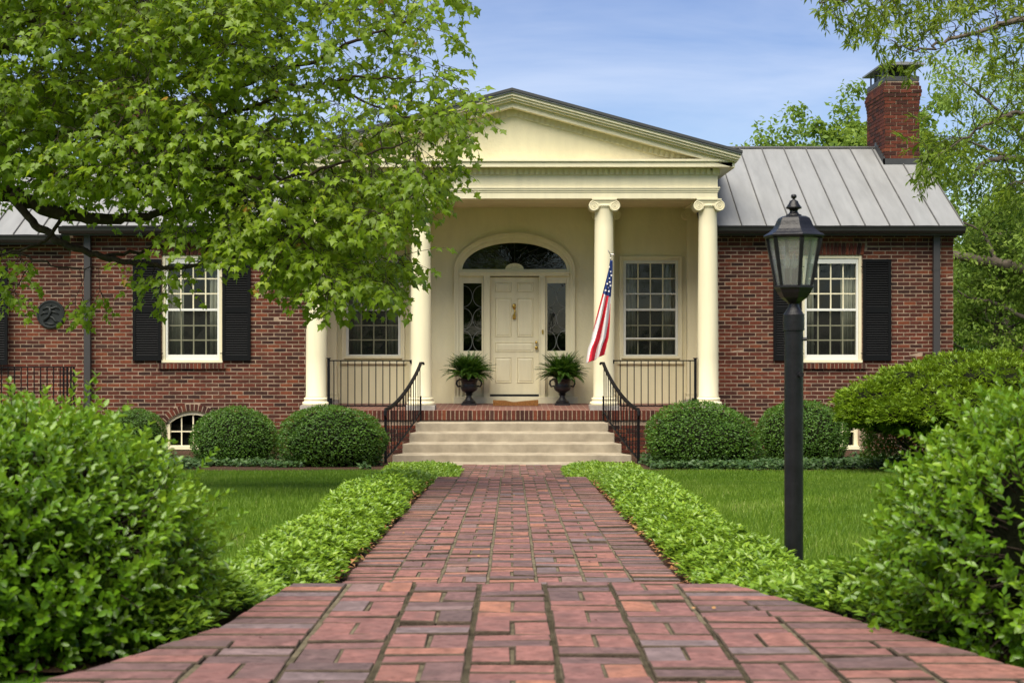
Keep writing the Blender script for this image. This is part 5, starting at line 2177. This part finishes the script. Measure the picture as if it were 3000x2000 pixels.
    for t in targets:
        cv, dr = c.reach(t, sag=.10, rad=.007)
        dr = dr * [1, 1, .4]
        dr /= max(np.linalg.norm(dr), .2)
        # spray: two or three drooping side twigs with leaves in pairs
        tone = .42 + .22 * float(noise3(t[None], 1.3, 5)[0]) + r.normal(0, .07)
        young = r.random() < .10
        ns = r.integers(2, 4)
        for q in range(ns):
            ang = (q - (ns - 1) / 2) * .9 + r.normal(0, .25)
            ca_, sa_ = math.cos(ang), math.sin(ang)
            d2 = np.array([dr[0] * ca_ - dr[1] * sa_, dr[0] * sa_ + dr[1] * ca_, dr[2] - .25 + r.normal(0, .2)])
            d2 /= np.linalg.norm(d2)
            ln = r.uniform(.16, .34)
            p = t.copy()
            pts = [p.copy()]
            m_ = r.integers(3, 5)
            for i in range(m_):
                p = p + d2 * ln / m_
                d2 = d2 + np.array([0, 0, -.16]) + r.normal(0, .10, 3)
                d2 /= np.linalg.norm(d2)
                pts.append(p.copy())
                side = np.cross(d2, [0, 0, 1.0])
                side /= max(np.linalg.norm(side), 1e-6)
                for s in (-1, 1):
                    a = side * s * .8 + d2 * .7 + np.array([0, 0, -.60]) + r.normal(0, .42, 3)
                    sz = r.uniform(.040, .082) * (.72 if young else 1)
                    pet = p + a / np.linalg.norm(a) * r.uniform(.02, .05) + np.array([0, 0, .012])
                    nrm = np.array([0, 0, 1.0]) + a * .35 + r.normal(0, .55, 3) + np.array([0, -.45, 0])
                    c.leaf(pet, a, nrm, sz, tone + r.normal(0, .10) + (.33 if young else 0))
            c.leaf(p, d2 + [0, 0, -.3], np.array([0, -.3, 1.0]) + r.normal(0, .3, 3), r.uniform(.04, .07), tone + r.normal(0, .1) + (.36 if young else .03))
            c.twig.tube(np.array(pts), np.linspace(.0032, .0014, len(pts)), 3)
    c.build(root, MAPLE, 1.05, M['maple'], M['bark'], M['twig'])


maple()


# ---- willow oak whose branches come in over the chimney
def willow_oak():
    c = Crown(33)
    r = c.r
    tb = np.array([7.6, 12.5, float(gz(12.5)) - .1])
    root = thing('willow_oak_tree', 'willow oak branch with narrow pointed leaves hanging before the brick chimney', 'tree', tuple(tb), world_parts=True)
    T = lambda px, py, d=11.0: np.array(at(px, py, d))
    c.add_limb([tb, tb + [-.1, -.1, 2.5], tb + [-.1, -.2, 5.0], tb + [-.4, -.3, 7.5]], .22, .08, 12)
    c.add_limb([tb + [-.1, -.1, 3.6], T(3350, 40, 11.4), T(3000, 60, 11.2), T(2900, 85, 11.1), T(2780, 115, 11.0), T(2700, 150, 10.9), T(2600, 120, 10.8)], .034, .003, 8)
    c.add_limb([tb + [-.1, -.1, 3.2], T(3400, 250, 11.6), T(3000, 330, 11.3), T(2945, 338, 11.2), T(2870, 375, 11.1), T(2800, 420, 11.0), T(2740, 460, 10.9)], .026, .003, 8)
    c.add_limb([tb + [-.1, -.2, 4.4], T(3300, -150, 11.3), T(2900, -90, 11), T(2700, -50, 10.9), T(2500, -10, 10.8), T(2400, 10, 10.7)], .05, .005, 8)
    c.add_limb([tb + [-.1, -.1, 2.9], T(3300, 430, 11.2), T(3080, 500, 11.1), T(2960, 540, 11)], .03, .004, 6)
    c.add_limb([tb + [-.2, -.2, 5.2], T(3300, -500, 11.3), T(2900, -500, 11), T(2600, -380, 10.9)], .05, .006, 8)
    polys = [([(2390, -60), (3300, -60), (3300, 150), (2960, 150), (2900, 175), (2850, 150), (2780, 130), (2720, 160), (2660, 195), (2600, 160), (2560, 120), (2500, 90), (2390, 30)], 260),
             ([(3300, 140), (3300, 480), (2960, 500), (2850, 440), (2760, 460), (2700, 480), (2690, 420), (2740, 350), (2850, 290), (2950, 180)], 95),
             ([(2690, 400), (2830, 400), (2800, 480), (2700, 520)], 26),
             ([(2960, 480), (3200, 480), (3200, 620), (2980, 580), (2920, 520)], 26),
             ([(2500, -700), (3500, -700), (3500, -60), (2400, -60)], 170)]
    targets = []
    for poly, n in polys:
        xs = [p[0] for p in poly]
        ys = [p[1] for p in poly]
        k = 0
        while k < n:
            x, y = r.uniform(min(xs), max(xs)), r.uniform(min(ys), max(ys))
            if inside(poly, x, y):
                targets.append(T(x, y, r.uniform(10.3, 11.9)))
                k += 1
    targets.sort(key=lambda t: np.min(np.linalg.norm(np.vstack(c.nodes)[:, :3] - t, axis=1)))
    for t in targets:
        cv, dr = c.reach(t, sag=.05, rad=.004)
        tone = .45 + .25 * float(noise3(t[None], 1.6, 8)[0])
        d2 = dr + np.array([0, 0, -.2])
        p = t.copy()
        pts = [p.copy()]
        for i in range(9):
            d2 = d2 + r.normal(0, .14, 3) + np.array([0, 0, -.05])
            d2 /= np.linalg.norm(d2)
            p = p + d2 * .022
            pts.append(p.copy())
            for s in range(2):
                a = d2 * .8 + r.normal(0, .75, 3) + np.array([0, 0, -.15])
                c.leaf(p, a, np.array([0, -.2, 1.0]) + r.normal(0, .6, 3), r.uniform(.055, .095), tone + r.normal(0, .15))
        c.twig.tube(np.array(pts)[::3], .0016, 3)
    c.build(root, OVAL4, .26, M['oak'], M['bark_grey'], M['twig'])


willow_oak()


# ---- trees behind the house
def far_tree(seed, h, cw, nleaf, leafm, lsize, open_=.5):
    """A tree round its own base: trunk, limbs, leaf clumps; returned as three meshes."""
    c = Crown(seed)
    r = c.r
    c.add_limb([np.array([0, 0, -.2]), np.array([.1, .05, h * .3]), np.array([-.1, 0, h * .6]), np.array([.1, .1, h * .80])], h * .022, h * .006, 10)
    nl = 18
    tips = []
    for i in range(nl):
        z0 = h * (.16 + .62 * i / nl)
        az_ = i * 2.4 + r.normal(0, .3)
        reach = cw * (1 - .55 * (i / nl)) * r.uniform(.7, 1.05)
        d = np.array([math.cos(az_), math.sin(az_), 0])
        a = np.array([0, 0, z0])
        b = a + d * reach * .5 + np.array([0, 0, reach * .22])
        e = a + d * reach + np.array([0, 0, reach * r.uniform(.2, .55)])
        c.add_limb([a, b, e], h * .008 * (1 - .4 * i / nl), .012, 7)
        tips += [a + (e - a) * t_ + r.normal(0, .25, 3) for t_ in (.45, .62, .8, 1.0)]
        for q in range(3):
            e2 = e + r.normal(0, reach * .25, 3)
            c.add_limb([b + (e - b) * .3 * q, (b + e2) / 2 + r.normal(0, .1, 3), e2], .018, .006, 5)
            tips += [e2, (b + e2) / 2]
    for q in range(16):
        tips.append(np.array([.1, .1, h * .70]) + r.normal(0, 1, 3) * [cw * .34, cw * .34, h * .10])
    tips = np.array(tips)
    per = nleaf // len(tips)
    for t in tips:
        tone = .45 + r.normal(0, .14)
        rad = np.array([.62, .62, .46]) * cw * .25 * r.uniform(.6, 1.25)
        m_ = int(per * r.uniform(.5, 1.4))
        g = r.normal(0, 1, (m_, 3))
        g /= np.maximum(np.linalg.norm(g, axis=1, keepdims=True), 1e-6)
        g *= (r.uniform(0, 1, (m_, 1)) ** .45)
        for v in g:
            p = t + v * rad
            c.leaf(p, r.normal(0, 1, 3) + np.array([0, 0, -.5]), v * .6 + np.array([0, 0, .9]) + r.normal(0, .5, 3), lsize * r.uniform(.7, 1.3), tone + .14 * v[2] * 0 + r.normal(0, .13))
    L = np.array(c.L)
    return (c.limb.mesh('trunk', M['bark_grey']), leaves('crown', OVAL4, np.array(c.P), np.array(c.A), np.array(c.N), L, L * .62, leafm, np.clip(np.array(c.R), 0, 1)))


TV = [far_tree(101, 8.5, 3.0, 17000, M['far_leaf'], .15), far_tree(102, 9.5, 3.4, 17000, M['far_leaf_dark'], .16), far_tree(103, 6.0, 2.6, 9000, M['far_leaf'], .14)]


def put_tree(k, x, y, sc, rot, label, name='deciduous_tree', group=None, z=None):
    t = thing(name, label, 'tree', (x, y, float(gz(y)) if z is None else z), group, rot)
    t.scale = (sc,) * 3
    link('trunk', TV[k][0], t)
    link('crown', TV[k][1], t)
    return t


put_tree(0, (2400 - 1500) * 37 / F, 37, 1.00, 2.9, 'leafy tree top showing above the metal roof ridge')
put_tree(0, (2560 - 1500) * 41 / F, 41, 1.17, 2.2, 'tall leafy tree top rising behind the brick chimney')
put_tree(0, 11.9, 34, .74, 4.0, 'airy light green tree beside the gable end of the house')
put_tree(1, 14.6, 42, .72, 1.0, 'dark green tree standing farther back past the house gable end')
put_tree(2, 10.6, 31, .82, 2.6, 'small bright green tree just past the downspout corner of the house')
put_tree(2, 13.4, 29.5, .95, 5.1, 'low bright green tree behind the spreading yew')
put_tree(1, 17.5, 50, .80, 3.3, 'distant tree seen between the nearer trees past the gable')
put_tree(2, 12.3, 45, 1.15, .4, 'distant light green tree low behind the gable corner')
put_tree(0, -9.5, 40, 1.0, 1.9, 'tree behind the low wing roof, glimpsed through the maple leaves')
# trees out of view that the windows mirror, enlarged to darken the porch
for i, (k, x, y, sc) in enumerate([(1, -10, -9, 1.6), (1, -3.8, -13, 1.7), (1, 3.4, -12, 1.6), (1, 10.5, -10, 1.6), (1, 17.5, -13, 1.7), (1, -17.5, -12, 1.7), (1, .3, -20, 2.1)]):
    put_tree(k, x, y, sc, i * 1.3, 'out-of-view tree opposite the house, mirrored in the window glass', group='trees mirrored in the windows')

# lichen-spotted limb of a tree past the gable
lt = Crown(55)
T = lambda px, py, d=30.0: np.array(at(px, py, d))
lroot = thing('old_tree', 'old tree with a thick lichen-spotted limb reaching behind the gable corner', 'tree', tuple(T(3240, 1300, 30.0)), world_parts=True)
lt.add_limb([T(3240, 1340, 30), T(3230, 1000, 30), T(3250, 700, 30), T(3220, 300, 30), T(3260, -100, 30)], .30, .12, 12)
lt.add_limb([T(3235, 900, 30), T(3100, 840, 29.8), T(3000, 792, 29.6), T(2915, 770, 29.5), T(2850, 757, 29.4), T(2780, 745, 29.4), T(2700, 735, 29.4)], .16, .07, 10)
lt.add_limb([T(2915, 768, 29.5), T(2900, 720, 29.6), T(2880, 680, 29.7), T(2830, 655, 29.8), T(2790, 640, 30)], .05, .015, 7)
lt.add_limb([T(3235, 1020, 30), T(3000, 930, 29.6), T(2920, 890, 29.5), T(2850, 875, 29.4), T(2800, 850, 29.3)], .06, .02, 8)
lt.add_limb([T(3240, 560, 30), T(3050, 490, 29.8), T(2960, 465, 29.6), T(2890, 475, 29.5), T(2860, 500, 29.4), T(2848, 545, 29.4)], .10, .02, 8)
lt.add_limb([T(2960, 465, 29.6), T(2890, 435, 29.5), T(2840, 415, 29.4), T(2780, 400, 29.3)], .04, .01, 6)
lt.add_limb([T(3050, 490, 29.8), T(2960, 360, 29.6), T(2860, 270, 29.5), T(2770, 200, 29.4)], .05, .01, 6)
for poly, n in (([(2700, 160), (3150, 160), (3150, 420), (2800, 430), (2730, 300)], 120), ([(2700, 400), (3150, 420), (3150, 640), (2850, 620), (2720, 560)], 110), ([(2790, 620), (3150, 640), (3150, 1050), (2790, 1050)], 150)):
    xs = [p[0] for p in poly]
    ys = [p[1] for p in poly]
    k = 0
    while k < n:
        x, y = lt.r.uniform(min(xs), max(xs)), lt.r.uniform(min(ys), max(ys))
        if not inside(poly, x, y):
            continue
        k += 1
        t = T(x, y, lt.r.uniform(28.6, 31))
        lt.reach(t, rad=.008, bend=.2)
        tone = lt.r.uniform(.4, .9)
        for q in range(42):
            v = lt.r.normal(0, 1, 3)
            v /= np.linalg.norm(v)
            v *= lt.r.uniform(.3, 1) ** .5
            lt.leaf(t + v * [.30, .30, .2], lt.r.normal(0, 1, 3) + [0, 0, -.6], np.array([0, -.2, 1]) + lt.r.normal(0, .5, 3), lt.r.uniform(.07, .13), tone + lt.r.normal(0, .1))
lt.build(lroot, OVAL4, .5, M['far_leaf'], M['bark_grey'], M['twig'])


# ---- clipped boxwood globes before the house
def globe(seed, n=15000, size=.038):
    r = np.random.default_rng(seed)
    g = unit(r.normal(0, 1, (n, 3)))
    g = g[g[:, 2] > -.75]
    rad = 1 + .055 * noise3(g, 3.0, seed) + .045 * noise3(g, 7.0, seed + 1) + (r.uniform(0, 1, len(g)) < .02) * r.uniform(0, .07, len(g))
    depth = r.uniform(0, 1, len(g)) ** 2 * .10
    P = g * (rad - depth + r.normal(0, .012, len(g)))[:, None]
    A = r.normal(0, 1, P.shape) + g * .5 + [0, 0, .25]
    Nn = g + r.normal(0, .45, P.shape) + [0, 0, .3]
    rn = np.clip(.5 + r.normal(0, .2, len(g)) + .25 * noise3(g, 5, seed + 2), 0, 1)
    return leaves('foliage', OVAL4, P, A, Nn, size * r.uniform(.7, 1.3, len(g)) / .72, size * .62 / .72, M['box_far'], rn)


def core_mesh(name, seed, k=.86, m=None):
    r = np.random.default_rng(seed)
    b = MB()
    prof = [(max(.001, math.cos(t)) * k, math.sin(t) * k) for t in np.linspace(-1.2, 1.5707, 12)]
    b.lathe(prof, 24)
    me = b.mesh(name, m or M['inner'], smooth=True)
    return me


GL = [globe(201), globe(202)]
CORE = core_mesh('inner_twigs', 1)


def put_globe(i, x0, x1, ytop, d, label, zb=None):
    xa, xb = (x0 - 1500) * d / F, (x1 - 1500) * d / F
    zt = E + (960 - ytop) * (d + .0) / F
    zg = float(gz(d)) - .04 if zb is None else zb
    w = (xb - xa) / 2
    hz = (zt - zg) * .56
    t = thing('boxwood_bush', label, 'bush', ((xa + xb) / 2, d, zg), 'clipped boxwood bushes before the house')
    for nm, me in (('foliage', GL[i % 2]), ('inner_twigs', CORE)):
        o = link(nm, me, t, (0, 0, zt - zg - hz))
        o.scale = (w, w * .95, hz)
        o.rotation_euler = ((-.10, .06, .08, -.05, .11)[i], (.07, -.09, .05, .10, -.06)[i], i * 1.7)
    MB().tube([(0, 0, 0), (.02, 0, hz * .6)], [.05, .03], 7).build('stem', M['bark'], t)


put_globe(0, 818, 1134, 1188, 20.9, 'round clipped boxwood touching the stair railing opposite the flag')
put_globe(1, 556, 824, 1194, 21.5, 'round clipped boxwood beside the arched basement window under the maple')
put_globe(2, 310, 486, 1198, 22.9, 'smaller clipped boxwood tight against the brick wall by the downspout')
put_globe(3, 1886, 2232, 1180, 20.8, 'round clipped boxwood between the flag side stair railing and lamp post')
put_globe(4, 2214, 2484, 1172, 21.8, 'round clipped boxwood behind the lamp post, before the brick wall')


# ---- spreading yew
def yew():
    r = np.random.default_rng(61)
    d = 19.0
    zg = float(gz(d))
    root = thing('yew_shrub', 'wide spreading yew with yellow-green tips and dark shaded underside', 'shrub', (6.4, d, zg), world_parts=True)
    lobes = []
    for px, py, w, h, dd in ((2560, 1150, .52, .26, 18.6), (2680, 1095, .62, .30, 18.8), (2800, 1062, .66, .34, 19.0), (2930, 1055, .7, .34, 19.0), (3060, 1070, .7, .34, 18.9), (3200, 1080, .8, .38, 19),
                             (2620, 1140, .6, .25, 19.6), (2760, 1075, .7, .3, 19.8), (2900, 1085, .7, .3, 18.3), (2760, 1130, .6, .25, 18.2), (3040, 1120, .7, .3, 18.1), (3350, 1110, .9, .4, 19.2), (2545, 1195, .42, .22, 18.4), (2640, 1195, .5, .22, 18.1), (2740, 1185, .55, .22, 17.9), (2860, 1165, .6, .25, 17.8), (2980, 1180, .6, .25, 17.7), (3120, 1180, .7, .28, 17.8), (2600, 1225, .5, .2, 18.5), (2700, 1240, .55, .2, 18.3), (2820, 1235, .6, .22, 18.1), (2950, 1250, .6, .22, 18.0)):
        lobes.append((np.array(at(px + 12, 1075 + (py - 1075) * .82 + 40, dd)), w, h * .88))
    P, A, Nn, rn = [], [], [], []
    for c_, w, h in lobes:
        n = 2500
        g = unit(r.normal(0, 1, (n, 3)))
        g = g[(g[:, 2] > -.45)]
        bump = 1 + .20 * noise3(g * 1.0 + c_, 4.0, 3) + .12 * noise3(g + c_, 9.0, 4) + (r.uniform(0, 1, len(g)) < .06) * r.uniform(0, .22, len(g))
        p = c_ + g * [w, w, h] * (bump - r.uniform(0, 1, len(g)) ** 2 * .14)[:, None]
        P.append(p)
        A.append(g * [1, 1, .5] + r.normal(0, .35, g.shape) + [0, 0, .25])
        Nn.append(g * .5 + [0, 0, .9] + r.normal(0, .35, g.shape))
        rn.append(np.clip(.45 + .3 * noise3(p, 6, 5) + r.normal(0, .15, len(g)), 0, 1))
    P, A, Nn, rn = map(np.concatenate, (P, A, Nn, rn))
    L = r.uniform(.05, .09, len(P))
    # each shoot a narrow spray: three needles fanned out
    P3, A3, N3, L3, R3 = [], [], [], [], []
    sd = unit(np.cross(A, Nn))
    for q in (-.7, 0, .7):
        P3.append(P)
        A3.append(unit(A) + sd * q)
        N3.append(Nn)
        L3.append(L * (1 - .3 * abs(q)))
        R3.append(rn)
    link('foliage', leaves('foliage', OVAL4, np.concatenate(P3), np.concatenate(A3), np.concatenate(N3), np.concatenate(L3), .017, M['yew'], np.concatenate(R3)), root)
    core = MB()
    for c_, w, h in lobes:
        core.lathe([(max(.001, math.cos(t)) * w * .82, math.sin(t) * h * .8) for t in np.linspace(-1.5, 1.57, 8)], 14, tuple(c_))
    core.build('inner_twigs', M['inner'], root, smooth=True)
    st = Twigs()
    for i in range(26):
        c_, w, h = lobes[i % len(lobes)]
        b = np.array([6.4 + r.normal(0, .35), d + r.normal(0, .2), zg])
        e = c_ + r.normal(0, .2, 3)
        st.tube(curve([b, (b + e) / 2 + [0, 0, -.15], e], 5), np.linspace(.03, .01, 11), 5)
    link('stems', st.mesh('stems', M['bark']), root)
    # lower shoots, the underside shade put into their dark leaf tone
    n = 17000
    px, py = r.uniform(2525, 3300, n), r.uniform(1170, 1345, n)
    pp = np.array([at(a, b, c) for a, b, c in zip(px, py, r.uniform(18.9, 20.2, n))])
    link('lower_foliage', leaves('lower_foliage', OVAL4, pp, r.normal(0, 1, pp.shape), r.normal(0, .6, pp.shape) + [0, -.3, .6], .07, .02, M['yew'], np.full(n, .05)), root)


yew()


# ---- loose boxwoods beside the patio, close to the camera
def near_bush(name, label, cx, cy, zb, rx, ry, hz, seed, sprigs, loose, leaf):
    r = np.random.default_rng(seed)
    root = thing(name, label, 'bush', (cx, cy, zb), 'boxwoods flanking the patio')
    cz = hz * .5
    g = unit(r.normal(0, 1, (sprigs, 3)))
    lump = 1 + .10 * noise3(g, 2.6, seed) + .07 * noise3(g, 6.0, seed + 1)
    lump -= loose * np.clip(noise3(g, 4.2, seed + 7), 0, 1) * .35
    keep = r.uniform(0, 1, sprigs) > loose * np.clip(.9 * noise3(g, 5.0, seed + 9) + .15, 0, .9) * 1.0
    g, lump = g[keep], lump[keep]
    dep = r.uniform(0, 1, len(g)) ** 1.7 * .24
    B = g * (lump - dep)[:, None] * [rx, ry, hz * .5] + [0, 0, cz]
    D = unit(g * [1, 1, .8] + [0, 0, .55] + r.normal(0, .45, g.shape))
    ok = B[:, 2] > .02
    B, D, g = B[ok], D[ok], g[ok]
    P, A, Nn, L, rn = [], [], [], [], []
    tw = Twigs()
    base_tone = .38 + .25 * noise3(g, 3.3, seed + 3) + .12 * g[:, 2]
    for b, d, gg, tn in zip(B, D, g, base_tone):
        k = r.integers(4, 7)
        ln = leaf * k * .55 * r.uniform(.8, 1.3)
        if r.random() < .05:
            k += 4
            ln *= 1.8
        s1 = np.cross(d, [0.3, .2, 1.0])
        s1 /= np.linalg.norm(s1)
        s2 = np.cross(d, s1)
        ph = r.uniform(0, 3.14)
        tone = tn + r.normal(0, .10)
        for i in range(k):
            t = (i + .6) / k
            p = b + d * ln * t
            an = ph + i * 1.5708
            for q in (0, math.pi):
                o = s1 * math.cos(an + q) + s2 * math.sin(an + q)
                a = o * .9 + d * (.55 + .5 * t) + r.normal(0, .18, 3)
                P.append(p)
                A.append(a)
                Nn.append(d * .9 - o * .35 + [0, 0, .45] + r.normal(0, .2, 3))
                L.append(leaf * r.uniform(.75, 1.2) * (1 - .25 * abs(t - .5)))
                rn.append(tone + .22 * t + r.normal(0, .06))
        if r.random() < .35:
            tw.tube(np.array([b * .8 + np.array([0, 0, cz * .2]), b, b + d * ln * .9]), np.array([.0035, .002, .001]), 4)
    L = np.array(L)
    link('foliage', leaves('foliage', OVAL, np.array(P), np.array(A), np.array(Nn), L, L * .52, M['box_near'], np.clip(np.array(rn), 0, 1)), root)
    for i in range(16):
        e = unit(r.normal(0, 1, (1, 3)))[0] * [rx * .8, ry * .8, hz * .38] + [0, 0, cz * 1.1]
        tw.tube(curve([np.array([r.normal(0, .05), r.normal(0, .05), 0]), e * .5 + [0, 0, cz * .2], e], 4), np.linspace(.016, .004, 9), 6)
    link('stems', tw.mesh('stems', M['bark']), root)
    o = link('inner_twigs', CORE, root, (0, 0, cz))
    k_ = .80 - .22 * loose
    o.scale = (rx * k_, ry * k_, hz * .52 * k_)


near_bush('boxwood_shrub', 'dense glossy boxwood mound at the patio edge under the maple side', -1.45, 4.08, .99, .545, .55, .84, 71, 4700, .14, .030)
near_bush('boxwood_shrub', 'loose open boxwood with stray sprigs at the patio edge by the lamp post', 1.60, 3.95, 1.00, .56, .55, .88, 74, 4300, .45, .029)


# ---- vinca strips beside the walk
def vinca(s):
    r = np.random.default_rng(80 + s)

    def make(y0, y1, n, L0, tmpl):
        y = r.uniform(y0, y1, n)
        u = r.uniform(0, 1, n)
        out = np.array([strip_out(s, v) for v in y])
        inn = np.where(y < 4.68, np.array([abs(edge_x(PATIO_R if s > 0 else PATIO_L, v)) for v in y]) + .05, .77)
        endw = np.clip((19.35 - y) / .6, 0, 1)
        inn = inn - .10 * np.clip((y - 13.5) / 1.5, 0, 1) * (y < 21)
        x = inn + (out - inn) * u
        x += .05 * noise3(np.column_stack([x * 0, y, y * 0]), 5, 3) + .03 * noise3(np.column_stack([u, y, y * 0]), 14, 23)
        edge = np.minimum(u, 1 - u) * (out - inn)
        h = np.interp(y, [4, 9, 19], [1.0, .92, .68]) * (.045 + .115 * np.clip(edge / .16, 0, 1) ** .6) * (1 + .34 * noise3(np.column_stack([x, y, x * 0]), 4.5, 4) + .3 * noise3(np.column_stack([x, y, x * 0]), 13, 6)) * (.35 + .65 * endw)
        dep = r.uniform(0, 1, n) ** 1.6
        z = gz(y) + h * (1 - .55 * dep) + .012
        az_ = r.uniform(0, 6.283, n)
        A = np.column_stack([np.cos(az_), np.sin(az_), r.normal(.32, .38, n)])
        A[:, 0] += -s * .3 * (u < .2) + s * .3 * (u > .8)
        Nn = np.column_stack([r.normal(0, .35, n), r.normal(0, .35, n), np.ones(n)])
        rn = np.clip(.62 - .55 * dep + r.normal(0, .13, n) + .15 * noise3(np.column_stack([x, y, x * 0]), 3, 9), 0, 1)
        return leaves('leaves', tmpl, np.column_stack([s * x, y, z]), A, Nn, L0 * r.uniform(.7, 1.25, n), L0 * .42, M['vinca'], rn)
    root = link('vinca_ground_cover', make(3.75, 9.5, 44000, .041, OVAL5))
    tag(root, 'bright glossy vinca ground cover along the walk, %s' % ('lamp post side' if s > 0 else 'maple side'), 'ground cover', kind='stuff')
    far = link('vinca_leaves', make(9.5, 19.35, 40000, .046, OVAL4), root)
    far['kind'] = 'stuff'


vinca(1)
vinca(-1)


# ---- ivy in the beds before the house
def ivy(s):
    r = np.random.default_rng(90 + s)
    n = 16000
    x = r.uniform(1.95, 8.5, n)
    y = np.array([bed_edge(v) for v in x]) + .18 + .16 * noise3(np.column_stack([x, x * 0, x * 0]), 3.0, 31) + r.uniform(0, 1, n) ** 1.2 * 2.4
    P2 = np.column_stack([x, y, x * 0])
    cov = noise3(P2, 2.0, 12 + s)
    keep = cov > (-.15 if s < 0 else -.8)
    if s < 0:
        keep &= ~((x > 2.2) & (x < 4.4) & (y < 20.1) & (cov < .5))
    x, y = x[keep], y[keep]
    m = len(x)
    z = gz(y) + .03 + .10 * r.uniform(0, 1, m) * (1 + .9 * noise3(np.column_stack([x, y, x * 0]), 4, 2))
    az_ = r.uniform(0, 6.283, m)
    A = np.column_stack([np.cos(az_), np.sin(az_), r.normal(0, .3, m)])
    Nn = np.column_stack([r.normal(0, .4, m), r.normal(-.3, .4, m), np.ones(m)])
    o = link('ivy', leaves('ivy', OVAL4, np.column_stack([s * x, y, z]), A, Nn, .062, .05, M['ivy'], np.clip(r.normal(.5, .25, m), 0, 1)))
    tag(o, 'dark ivy carpeting the bed under the clipped bushes, %s' % ('flag side' if s > 0 else 'maple side'), 'ivy', kind='stuff')


ivy(1)
ivy(-1)


# ---- lawn grass
def lawn(s):
    r = np.random.default_rng(95 + s)
    n = 195000
    y = 5.6 + (20.3 - 5.6) * r.uniform(0, 1, n) ** .95
    inn = np.array([1.22, 1.16, 1.26, 1.6])
    a = np.interp(y, [5.6, 7.4, 12, 20], inn)
    b = 2.1 + .30 * y
    x = a + (b - a) * r.uniform(0, 1, n)
    be = 19.35 + .25 * np.sin(x * 1.3) - np.where(x < 2.6, .35 * (2.6 - x), 0)
    k = y < be + .05 * r.normal(0, 1, n)
    x, y = x[k], y[k]
    m = len(x)
    P = np.column_stack([s * x, y, gz(y) - .004])
    A = np.column_stack([r.normal(0, .35, m), r.normal(0, .35, m), np.ones(m)])
    Nn = np.column_stack([r.normal(0, 1, m), r.normal(-.6, 1, m), r.normal(0, .2, m)])
    pat = noise3(P * [1, 1, 0], 2.5, 14)
    L = .048 * r.uniform(.6, 1.35, m) * (1 + .15 * pat)
    pat2 = noise3(P * [1, 1, 0], .9, 17)
    rn = np.clip(.42 + .22 * pat + .25 * pat2 + r.normal(0, .2, m), 0, 1)
    o = link('grass', leaves('grass', BLADE, P, A, Nn, L, np.interp(y, [6, 20], [.0055, .011]), M['grass'], rn))
    tag(o, 'mown green lawn grass, %s of the brick walk' % ('lamp post side' if s > 0 else 'maple side'), 'grass', kind='stuff')


lawn(1)
lawn(-1)


# ---- dry leaf litter along the walk edge and a few fallen bits on the bricks
def litter():
    r = np.random.default_rng(99)
    n = 900
    s = np.where(r.uniform(0, 1, n) < .72, 1, -1)
    y = r.uniform(5.2, 13.0, n)
    x = s * (.735 + np.abs(r.normal(0, .035, n)))
    z = np.array([walk_z(v) for v in y]) + .012 + r.uniform(0, .03, n)
    m = 46
    s2 = np.concatenate([x, r.uniform(-.68, .68, m)])
    y2 = np.concatenate([y, r.uniform(3.3, 13, m)])
    z2 = np.concatenate([z, np.array([(patio_z(v) if v < 4.67 else walk_z(v)) + .006 for v in y2[n:]])])
    A = r.normal(0, 1, (n + m, 3)) * [1, 1, .25]
    Nn = r.normal(0, .35, (n + m, 3)) + [0, 0, 1]
    o = link('leaf_litter', leaves('leaf_litter', OVAL4, np.column_stack([s2, y2, z2]), A, Nn, np.concatenate([r.uniform(.02, .045, n), r.uniform(.008, .02, m)]), .014, M['litter'], r.uniform(0, 1, n + m)))
    tag(o, 'scattered dry brown leaf litter along the edge of the brick walk', 'leaf litter', kind='stuff')


litter()
